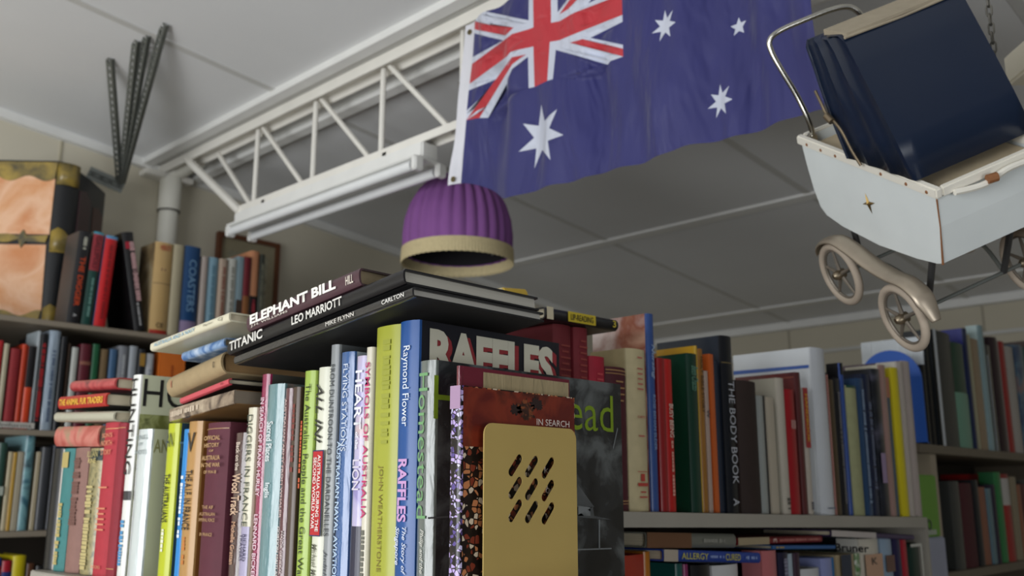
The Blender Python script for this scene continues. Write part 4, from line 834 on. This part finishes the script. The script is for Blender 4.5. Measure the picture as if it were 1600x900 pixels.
# pile and upright books on the shelf below
GP = 'books on the lower shelf under the white folder'
ZP = ZR-.38
E = [
 (930, 1018, 868, 'red and orange book standing at the left of the lower shelf', dict(c='#a8301c', dp=.012, zb=ZP)),
 (1018, 1028.5, 861, 'golden orange book spine beside the red and orange book', dict(c='#b5701c', dp=.014, zb=ZP)),
 (1060, 1072, 880, 'dark teal slim book under the ALLERGY book', dict(c='#1c5650')),
 (1072, 1080, 881, 'magenta slim book under the ALLERGY book', dict(c='#8a2c60')),
 (1081, 1112, 882, 'black book with pale rim under the ALLERGY book', dict(c='#1a1a1c')),
 (1113, 1154, 882, 'white book under the right end of the ALLERGY book', dict(c='#c9c9c9')),
 (1190, 1213, 860, 'pink book standing right of the ALLERGY book', dict(c='#b86a6c', back='#c27a7e', bk=(1158, 862), dp=.0, zb=ZP)),
 (1216, 1232, 863, 'dark indigo book right of the pink book', dict(c='#1e1c34', text=[('~', .03, .3, .4, '#8a8aa0')])),
 (1233, 1240, 865, 'pale blue slim book right of the indigo book', dict(c='#a8b8c4', soft=True)),
 (1240, 1249, 864, 'dark plum slim book before the white box', dict(c='#3a2433')),
 (1250, 1281, 888, 'short white book low on the shelf under the blue book', dict(c='#c4c6c8')),
 (1282, 1300, 872, 'lilac book beneath the end of the blue book', dict(c='#8a92c0')),
 (1300, 1306, 871, 'thin bright blue booklet beside the lilac book', dict(c='#1f78b8', soft=True)),
 (1307, 1336, 866, 'beige book with a dark label low on the shelf', dict(c='#a89878', patch=[(.0, .3, .05, .6, '#1e2c44')])),
 (1337, 1345, 864, 'green flecked slim book beside the peach-panelled white book', dict(c=('photo', '#b8bca8', dict(c2='#4a7a3a', c3='#cfd2c8', scale=60)))),
 (1346, 1376, 841, 'white book with bold black cover word and peach spine panel', dict(c='#cfc9ba', back='#d8d6cc', bk=(1306, 842), patch=[(.09, .4, .05, .95, '#c9a084')], text=[('K', .11, .15, .3, '#5a5048', 'h')])),
 (1377, 1394, 841, 'pale blue book with a small portrait photo', dict(c='#8fa4b8', patch=[(.10, .2, .1, .9, '#6a4a40')])),
 (1395, 1406, 839, 'navy slim book right of the pale blue portrait book', dict(c='#262248')),
 (1406, 1417, 843, 'crimson slim book near the right end of the lower shelf', dict(c='#a81c30')),
 (1420, 1438, 849, 'dark green book with a white border on the lower shelf', dict(c='#16322a', patch=[(0, .02, 0, 1, '#c4c4bc'), (0, .5, .85, 1, '#c4c4bc')])),
]
PR = row('y', YR, ZP, GP, E, .15)
bp = {e[0]: b for e, b in zip(E, PR)}
b = bp[1346]; A = on_back(b, 1306, 861); Bq = on_back(b, 1349, 851)
letters(b, 'Bruner', ((A.x+Bq.x)/2-.005, dims(b)[1], (A.z+Bq.z)/2), (-1, 0, 0), (0, 0, 1), .068, .0155, '#26262a', bold=.02, out=.0006)
GL = 'books lying flat on the lower shelf'
ly(YR-.006, (1035, 877), (1187, 880), .0165, .14, 'blue book lettered ALLERGY and CURED lying flat on the lower shelf', group=GL, c='#1c3f96', text=[('ALLERGY', .16, .42, .55, '#c9c25a', 'v', 0, .005), ('~', .44, .58, .25, '#8fa4d8'), ('CURED', .60, .76, .6, '#c9c25a', 'v', 0, .005), ('~', .82, .94, .3, '#8fa4d8')], patch=[(0, .13, 0, 1, '#b5a99a')])
ly(YR+.006, (1008, 856), (1148, 856), .0215, .13, 'grey-spined book with brown end lying on top of the ALLERGY book', group=GL, c='#73746a', text=[('~', .6, .85, .3, '#9a9a90')], patch=[(0, .47, 0, 1, '#6f4a30')])
ly(YR+.004, (1152, 852), (1284, 847), .0115, .14, 'dark red book lying flat at the top of the lower shelf pile', group=GL, c='#7a1c22', text=[('~', .45, .95, .4, '#b8706a'), ('3', .38, .42, .6, '#d8b8b0', 'h')], patch=[(0, .34, 0, 1, '#a8987a')])
ly(YR, (1206, 859), (1305, 858), .0075, .13, 'thin blue book lying flat under the dark red book', group=GL, c='#1f5a96', text=[('~', .05, .15, .4, '#c9a83a')])
ly(YR-.006, (1298, 838), (1428, 844), .0110, .14, 'white and purple book lying flat right below the grey shelf end', group=GL, c='#3a2c54', patch=[(0, .50, 0, 1, '#c0b8b4')])

# ================================================================== FAR RIGHT BOOKCASE
GF = 'books on the top shelf of the far right bookcase'
E = [
 (1439, 1445, 570, 'black narrow book right of the blue rounded bookend', dict(c='#101113', d=.06)),
 (1446, 1452, 527, 'silver-foil covered black book partly behind the pram wheel', dict(c='#0e0f11', back=('sleeve', '#dfe6ea'), bk=(1344, 527))),
 (1453, 1484, 519, 'thick dark grey binder with a shiny silver edge', dict(c='#1b2023', d=.09, patch=[(0, 1, 0, .13, '#c4ccd4')], rnd=.12)),
 (1484, 1506, 537, 'green and mint book with a round orange emblem', dict(c='#123f2c', bands=[(.48, 1, '#6a9a84')], patch=[])),
 (1506, 1511, 514, 'navy book with purple-blue cover above the green mint book', dict(c='#1f2a4e', back='#2f358a', bk=(1468, 517))),
 (1511, 1518, 524, 'olive cream slim book on the far right top shelf', dict(c='#a39f82')),
 (1519, 1528, 530, 'tan slim book on the far right top shelf', dict(c='#9a8468', soft=True)),
 (1528, 1535, 509, 'pale aqua covered tall book behind the tan book', dict(c='#8aa4a8', back='#b9d0d0', bk=(1508, 512))),
 (1535, 1547, 540, 'black glossy book with white streak on far top shelf', dict(c=('sleeve', '#131519'), patch=[(.1, 1, 0, .14, '#b4c4d4')])),
 (1547, 1557, 528, 'dark maroon book on the far right top shelf', dict(c='#2c1820')),
 (1557, 1562, 533, 'grey slim book before the red one on far top shelf', dict(c='#8a8c8c', soft=True)),
 (1562, 1570, 535, 'red book with dark mark on the far right top shelf', dict(c='#9c2422')),
 (1570, 1584, 543, 'white book with worn spine on the far right top shelf', dict(c='#aaa49e')),
 (1585, 1597, 540, 'blue photo book at the right edge of the picture', dict(c=('photo', '#2c4468', dict(c2='#4a6a80', c3='#9a6a5a', scale=16)))),
 (1598, 1612, 545, 'teal book cut off by the right edge of the picture', dict(c='#2c5a5c')),
 (1613, 1632, 535, 'brown cloth book just beyond the teal book', dict(c='#4a3428')),
]
FT = row('y', YF, ZF1, GF, E, .18)
b = FT[3]; bm = bmesh.new(); lathe(bm, [(.0001, .0022), (.017, .002), (.017, 0)], 24, True)
d, t, h = dims(b); bm.transform(Matrix.Translation((-.0028, -.002, h*.54)) @ Matrix.Rotation(math.radians(-90), 4, 'Y')); from_bm('emblem', bm, mat('#b8503a', 'gloss'), b)
GF2 = 'books on the second shelf of the far right bookcase'
E = [
 (1483, 1498, 752, 'dark grey book at the left of the far second shelf', dict(c='#3a3c3a')),
 (1499, 1521, 755, 'thick maroon book on the far right second shelf', dict(c='#4e1a22', kind='cloth')),
 (1522, 1530, 750, 'black narrow book right of the thick maroon one', dict(c='#1c1e22')),
 (1531, 1542, 761, 'rust orange book on the far right second shelf', dict(c='#8a4a2e', soft=True)),
 (1543, 1549, 763, 'pale blue slim book beside the rust orange one', dict(c='#5f7f8a', soft=True)),
 (1549, 1554, 757, 'dark violet slim book on the far second shelf', dict(c='#2c2436')),
 (1555, 1564, 738, 'tall green book with broad green cover on the far second shelf', dict(c='#2f7a44', back='#24663a', bk=(1528, 741))),
 (1565, 1577, 741, 'red book with a white top on the far second shelf', dict(c='#9c1c1c', bands=[(0, .05, '#8a1c1c'), (.05, .36, '#b8b4b0')])),
 (1579, 1588, 745, 'cream slim book on the far second shelf', dict(c='#8a7f68')),
 (1589, 1594, 757, 'light orange slim book near the right edge, second shelf', dict(c='#9a5a3c', soft=True)),
 (1595, 1608, 757, 'dark crimson book cut by the right edge, second shelf', dict(c='#4e141c')),
 (1609, 1624, 750, 'grey cloth book beyond the crimson book, second shelf', dict(c='#5a5a56')),
]
row('y', YF, ZF2, GF2, E, .17)
# blue rounded bookend plate
XB = 2.352; yA = ox(1343, 600, XB).y; yB = ox(1441, 600, XB).y; top = ox(1396, 547, XB).z-ZF1; R = (yA-yB)/2
be = empty('blue_bookend', 'blue plastic bookend with a rounded top before the silver-covered book', 'bookend', (XB, (yA+yB)/2, ZF1+.0006))
bm = bmesh.new(); pr = [(-R, 0), (R, 0)]+[(R*math.cos(a), top-R+R*math.sin(a)) for a in np.linspace(0, math.pi, 20)]
f = bm.faces.new([bm.verts.new((0, y, z)) for y, z in pr]); g = bmesh.ops.extrude_face_region(bm, geom=[f]); bmesh.ops.translate(bm, verts=[v for v in g['geom'] if isinstance(v, bmesh.types.BMVert)], vec=(.003, 0, 0))
from_bm('plate', bm, mat('#2a66cc', 'gloss', .3), be); B1('foot', (.0, -R, 0), (.012, R, .002), mat('#2a66cc', 'gloss', .3), be)
# green lever-arch file and pale box file standing between the two bookcases
def file_box(name, label, x0, x1, y0, z0, z1, c, extra=None, dd=.22):
    r = empty(name, label, 'file box', ((x0+x1)/2, y0, z0)); w_ = x1-x0
    B1('case', (-w_/2, 0, 0), (w_/2, dd, z1-z0), mat(c, 'gloss'), r, .003)
    B1('spine_label', (-w_*.38, -.0012, (z1-z0)*.04), (w_*.3, -.0002, (z1-z0)*.12), mat('#a8b0a0', 'paint'), r)
    bm = bmesh.new(); tube(bm, [(math.cos(a)*.011, -.0015, (z1-z0)*.2+math.sin(a)*.011) for a in [2*math.pi*k/20 for k in range(20)]], .0015, 6, True); from_bm('finger_ring', bm, STEEL, r); return r
zt = oy(1450, 742, .86).z; zm = oy(1450, 840, .86).z
xa = oy(1431, 800, .86).x; xb = oy(1467, 800, .86).x; xa = max(xa, 2.15)
file_box('lever_arch_file', 'lime green lever arch file standing at the end of the grey bookcase', xa, xb, .86, zm, zt, '#5f9a1c')
file_box('box_file', 'lilac grey box file directly under the lime green file', xa, oy(1476, 870, .86).x, .855, zm-.32, zm, '#9a9fb4')
t_ = empty('side_stool', 'grey stand beneath the lilac grey box file', 'stand', ((xa+xb)/2, .96, -1.47)); hh = zm-.32+1.47
B1('top', (-.05, -.11, hh-.02), (.065, .12, hh), SHELF, t_)
for sx in (-.045, .055):
    for sy in (-.1, .11): bm = bmesh.new(); tube(bm, [(sx, sy, 0), (sx, sy, hh-.02)], .006, 8); from_bm('leg', bm, STEEL, t_)

# ================================================================== LEFT BOOKCASE
G1 = 'books on the top shelf of the left bookcase'
E = [
 (118, 139, 361, 'black book with orange spine lettering beside the giant leather book', dict(c='#18181b', back='#2c3035', d=.085, lean=2.5, text=[('~', .06, .2, .3, '#b8b8a8'), ('THE DIGGER', .28, .82, .42, '#c8481c', 'v', 0, .02), ('A', .9, .93, .3, '#c8c8c8')])),
 (141, 158, 362, 'red and dark green book with a pale blue top', dict(c='#17443c', d=.11, lean=2.5, bands=[(0, .025, '#4a9ab0'), (.025, .42, '#9a2e38')], text=[('GALLIPOLI', .05, .39, .5, '#5a1c24'), ('~', .5, .9, .25, '#6f9a90')])),
 (160, 179, 368, 'bright red book with a light blue edge on the top shelf', dict(c='#c4181e', back='#5a94c0', d=.13, lean=2.5, bands=[(0, .035, '#5a94c0')], text=[('~', .1, .9, .3, '#8a1418')])),
 (224, 242, 366, 'leaning black book with pink and white vertical lettering', dict(c='#121214', d=.16, lean=-12.5, patch=[(.10, .17, .1, .5, '#b01c34')], text=[('~', .1, .70, .45, '#c9a0a0', 'v', .15), ('~', .72, .95, .2, '#b8b8b8')])),
 (245, 273, 380, 'thick tan book with red title and round portrait on its spine', dict(c='#c0a06a', back=('photo', '#2a221e', dict(c2='#a8906a', c3='#d0c4a4', scale=7)), bk=(220, 385), bands=[(.45, .455, '#3a3026'), (.955, 1, '#a82c20')], text=[('HERO\'S', .03, .09, .6, '#b0342a', 'h'), ('CE', .88, .93, .4, '#3a2c1e', 'h')])),
 (273, 290, 383, 'plain beige book right of the thick tan portrait book', dict(c='#a89f84')),
 (290, 316, 386, 'deep blue book with pale vertical title on the top shelf', dict(c='#12406e', text=[('COASTERS', .15, .72, .45, '#6f94b4')], bands=[(.82, 1, '#8a7a9a')])),
 (317, 327, 401, 'grey-pink slim book right of the deep blue book', dict(c='#a89c94')),
 (327, 344, 403, 'pale sky blue book on the top left shelf', dict(c='#86aabb', text=[('~', .1, .9, .3, '#5f8494')])),
 (344, 358, 405, 'pinkish beige book right of the sky blue one', dict(c='#b09c8a', text=[('~', .1, .8, .4, '#8a5a4a')])),
 (358, 373, 405, 'white book right of the pinkish beige one', dict(c='#cfd0c6', text=[('~', .1, .8, .3, '#8a8a80')])),
 (373, 383, 401, 'pale blue and brown slim book on the top left shelf', dict(c='#8aa0a8', bands=[(.5, .7, '#4a3a30')], soft=True)),
 (383, 394, 402, 'dark red book with a dark foot on the top left shelf', dict(c='#6e2028', bands=[(.45, 1, '#8a5a34')])),
 (394, 408, 393, 'peach-topped book with a black lower spine', dict(c='#c88a64', bands=[(.48, 1, '#201a1e')], text=[('~', .52, .9, .4, '#a83440')])),
 (408, 416, 398, 'dark olive end book of the top left row', dict(c='#3a3c34', text=[('~', .1, .8, .3, '#9a9a84')])),
]
LT = row('y', YL, Z1, G1, E, .17)
b = LT[4]; d, t, h = dims(b); bm = bmesh.new(); lathe(bm, [(.0001, .0015), (t*.26, .0013), (t*.26, 0)], 24, True); bm.transform(Matrix.Translation((-.0045, 0, h*.70)) @ Matrix.Rotation(math.radians(-90), 4, 'Y')); from_bm('round_portrait', bm, mat('#3a3248', 'photo', c2='#8a5a44', c3='#2a2433', scale=90), b)
G2 = 'books on the second shelf of the left bookcase'
E = [
 (-12, -1, 540, 'dark blue book at the left picture edge, second shelf', dict(c='#1c2a44')),
 (0, 8, 532, 'red book cut by the left picture edge, second shelf', dict(c='#a01c20')),
 (8, 17, 537, 'cream-grey slim book at the left of the second shelf', dict(c='#a8a088')),
 (18, 35, 545, 'deep red cloth book on the second left shelf', dict(c='#8a1c22', kind='cloth')),
 (35, 45, 538, 'orange-red book beside the deep red cloth one', dict(c='#b83c20')),
 (45, 58, 541, 'orange-red book with a black upper half', dict(c='#c4401c', bands=[(0, .5, '#1c1a1c')])),
 (58, 66, 517, 'tall pale grey book with broad grey cover', dict(c='#a8b0b4', back='#9aa4a8', bk=(42, 519))),
 (66, 77, 522, 'black book with broken red lettering, second left shelf', dict(c='#151518', text=[('~', .1, .9, .6, '#a82024')])),
 (79, 97, 517, 'silver and blue plastic-covered book on the second left shelf', dict(c=('sleeve', '#93a2b0'), text=[('~', .2, .9, .3, '#4a5a74')])),
 (98, 108, 526, 'black glossy book right of the silver one', dict(c='#17191d')),
 (108, 113, 537, 'dark brown slim book on the second left shelf', dict(c='#33261e')),
 (114, 125, 543, 'off-white book on the second left shelf', dict(c='#b4b6b0')),
 (127, 145, 538, 'maroon book with gilt band, second left shelf', dict(c='#5a1a26', bands=[(.2, .24, '#8a5a4a')])),
 (146, 158, 538, 'bottle green book on the second left shelf', dict(c='#1c5a38')),
 (159, 172, 546, 'brown cloth book right of the bottle green one', dict(c='#7a6444', kind='cloth')),
 (173, 186, 546, 'slate blue book on the second left shelf', dict(c='#3f5f80')),
 (187, 203, 541, 'grey book with white print, second left shelf', dict(c='#7f8288', text=[('~', .1, .8, .3, '#b8bcc0')])),
 (204, 217, 541, 'silver-grey book right of the grey one', dict(c='#9aa0a6')),
 (218, 229, 546, 'charcoal book near the right of the second left shelf', dict(c='#23262c', patch=[(.05, .2, .1, .9, '#a8823a')])),
 (230, 243, 553, 'white book left of the orange notebook', dict(c='#b9bcc0', text=[('~', .2, .8, .3, '#7a8494')])),
 (251, 292, 552, 'flat-fronted bright orange notebook on the second left shelf', dict(c='#d8722a', soft=True, text=[('~', .15, .4, .1, '#a84a1c')])),
]
row('y', YL, Z2, G2, E, .15)
G3 = 'books on the third shelf of the left bookcase'
E = [
 (-14, -2, 700, 'grey book at the left picture edge, third shelf', dict(c='#6a6c68')),
 (0, 14, 692, 'dark green book with white label, third left shelf', dict(c='#2c4a40', patch=[(.5, .6, 0, 1, '#a8b0a4')])),
 (15, 22, 706, 'cream slim paperback on the third left shelf', dict(c='#b8ac8c', soft=True)),
 (22, 29, 707, 'yellow-tan slim paperback on the third left shelf', dict(c='#b8923c', soft=True)),
 (29, 40, 706, 'off-white paperback left of the teal photo book', dict(c='#a8a08c', soft=True)),
 (41, 58, 681, 'teal photo-covered tall book on the third left shelf', dict(c=('photo', '#35606e', dict(c2='#6f9aa0', c3='#27404a', scale=22)), back='#7fa4aa', bk=(8, 684))),
 (59, 67, 706, 'beige paperback right of the teal photo book', dict(c='#b0a488', soft=True)),
 (68, 84, 699, 'grey and black book at the end of the third left shelf', dict(c='#3a3c40', back='#55585a')),
 (85, 102, 696, 'dark navy book behind the end of the front row', dict(c='#1c2230')),
]
row('y', YL, Z3, G3, E, .15)
G4 = 'books on the lowest visible shelf of the left bookcase'
E = [
 (-6, 4, 872, 'blue book on the lowest left shelf', dict(c='#223a7a', bands=[(.1, .2, '#a82430')])),
 (4, 20, 876, 'red book with a blue band on the lowest left shelf', dict(c='#a01c2c', bands=[(.14, .24, '#26356e')])),
 (21, 42, 868, 'bright yellow book on the lowest left shelf', dict(c='#c4b41c')),
 (43, 56, 880, 'brown book right of the bright yellow one', dict(c='#5a3a28')),
 (57, 74, 884, 'black book at the end of the lowest left shelf', dict(c='#1c1c1e')),
]
row('y', YL, Z4, G4, E, .15)

# ---- giant leather-bound prop volume
def giant():
    org = at(92, 492, 2.59); org.z = Z1
    X = RT.copy(); Yv = Vector((FW.x, FW.y, 0)).normalized()
    a = math.radians(3); X, Yv = X*math.cos(a)+Yv*math.sin(a), Yv*math.cos(a)-X*math.sin(a)
    M = Matrix((X, Yv, Vector((0, 0, 1)))).transposed().to_4x4(); M.translation = org
    r = empty('giant_book', 'giant book with orange leather panels and antique gold corners on the top shelf', 'prop book', M=M)
    H = .492; Wd = .25; D = .24
    lea = mat('#17191c', 'gloss', .38); gold = mat('#ab9140', 'photo', c2='#8a7638', c3='#4a4530', scale=14, rough=.42); ora = mat('#dc9a66', 'photo', c2='#ecbd98', c3='#d48c58', scale=7, rough=.42); mar = mat('#40262a', 'gloss', .4)
    # body: rounded near vertical edge
    prof = [(-Wd, 0), (-.045, 0), (-.03, .002), (-.016, .010), (-.006, .022), (0, .04), (.004, D*.5), (0, D), (-Wd, D)]
    bm = bmesh.new(); lo = [bm.verts.new((x, y, 0)) for x, y in prof]; hi = [bm.verts.new((x, y, H-(.018 if i in (5, 6, 7) else .004 if i > 1 else 0))) for i, (x, y) in enumerate(prof)]
    bm.faces.new(lo[::-1]); bm.faces.new(hi)
    for i in range(len(prof)): bm.faces.new((lo[i], lo[(i+1) % len(prof)], hi[(i+1) % len(prof)], hi[i]))
    from_bm('leather_case', bm, lea, r, True)
    def plate(name, pts, m, off=-.003, th=.004):       # plate on the front face (y = 0)
        bm = bmesh.new(); f = bm.faces.new([bm.verts.new((x, off, z)) for x, z in pts]); g = bmesh.ops.extrude_face_region(bm, geom=[f]); bmesh.ops.translate(bm, verts=[v for v in g['geom'] if isinstance(v, bmesh.types.BMVert)], vec=(0, th, 0))
        bmesh.ops.triangulate(bm, faces=[q for q in bm.faces if len(q.verts) > 4]); return from_bm(name, bm, m, r)
    def wavy(z, amp, n=24, x0=-Wd+.004, x1=-.048, ph=0): return [(x0+(x1-x0)*k/n, z+amp*math.sin(k/n*math.pi*4+ph)) for k in range(n+1)]
    plate('orange_panel', [(-Wd+.004, .275), (-.048, .275)]+wavy(.438, .008)[::-1], ora); plate('orange_panel', wavy(.052, .008, ph=2)+[(-.054, .245), (-Wd+.004, .245)], ora)
    plate('gold_strip', wavy(.438, .008)+[(-.045, H-.006), (-Wd+.004, H-.006)], gold, -.005, .004)
    plate('gold_strip', [(-Wd+.004, .006), (-.058, .006)]+wavy(.052, .008, ph=2)[::-1], gold, -.005, .004)
    mid = [(x_, z_+.037) for x_, z_ in [(-Wd+.004, .214), (-.16, .214), (-.13, .222), (-.12, .198), (-.108, .216), (-.055, .214), (-.05, .234), (-.108, .232), (-.118, .250), (-.13, .232), (-.16, .238), (-Wd+.004, .234)]]
    plate('gold_strap', mid, gold, -.007, .005)
    def wrap(name, z0, z1, m, i0=1, i1=5, off=.0035):
        bm = bmesh.new(); ps = prof[i0:i1+1]; prev = None
        for k, (x, y) in enumerate(ps):
            wv = .012*math.sin(k*1.4); v = (bm.verts.new((x+off*(.3 if k == 0 else 1), y-off, z0)), bm.verts.new((x+off*(.3 if k == 0 else 1), y-off, z1+(wv if z1 < H-.06 else -.0))))
            if prev: bm.faces.new((prev[0], v[0], v[1], prev[1]))
            prev = v
        o = from_bm(name, bm, m, r, True); o.modifiers.new('s', 'SOLIDIFY').thickness = .003
    wrap('gold_corner', H-.07, H-.005, gold); wrap('gold_corner', .004, .066, gold); wrap('gold_strap', .225, .285, gold)
    def sidep(name, ys, zs, m):
        bm = bmesh.new(); pts = [(ys[0], zs[0]), (ys[1], zs[0]), (ys[1], zs[1]-.02), ((ys[0]+ys[1])/2, zs[1]), (ys[0], zs[1]-.01)]
        f = bm.faces.new([bm.verts.new((.0045, y, z)) for y, z in pts]); g = bmesh.ops.extrude_face_region(bm, geom=[f]); bmesh.ops.translate(bm, verts=[v for v in g['geom'] if isinstance(v, bmesh.types.BMVert)], vec=(-.008, 0, 0)); from_bm(name, bm, m, r)
    sidep('side_panel', (.05, .13), (.27, .43), mar); sidep('side_panel', (.15, .225), (.25, .41), mat('#4e2c26', 'gloss', .4)); sidep('side_panel', (.05, .13), (.03, .2), mat('#1c1416', 'gloss', .4))
giant()
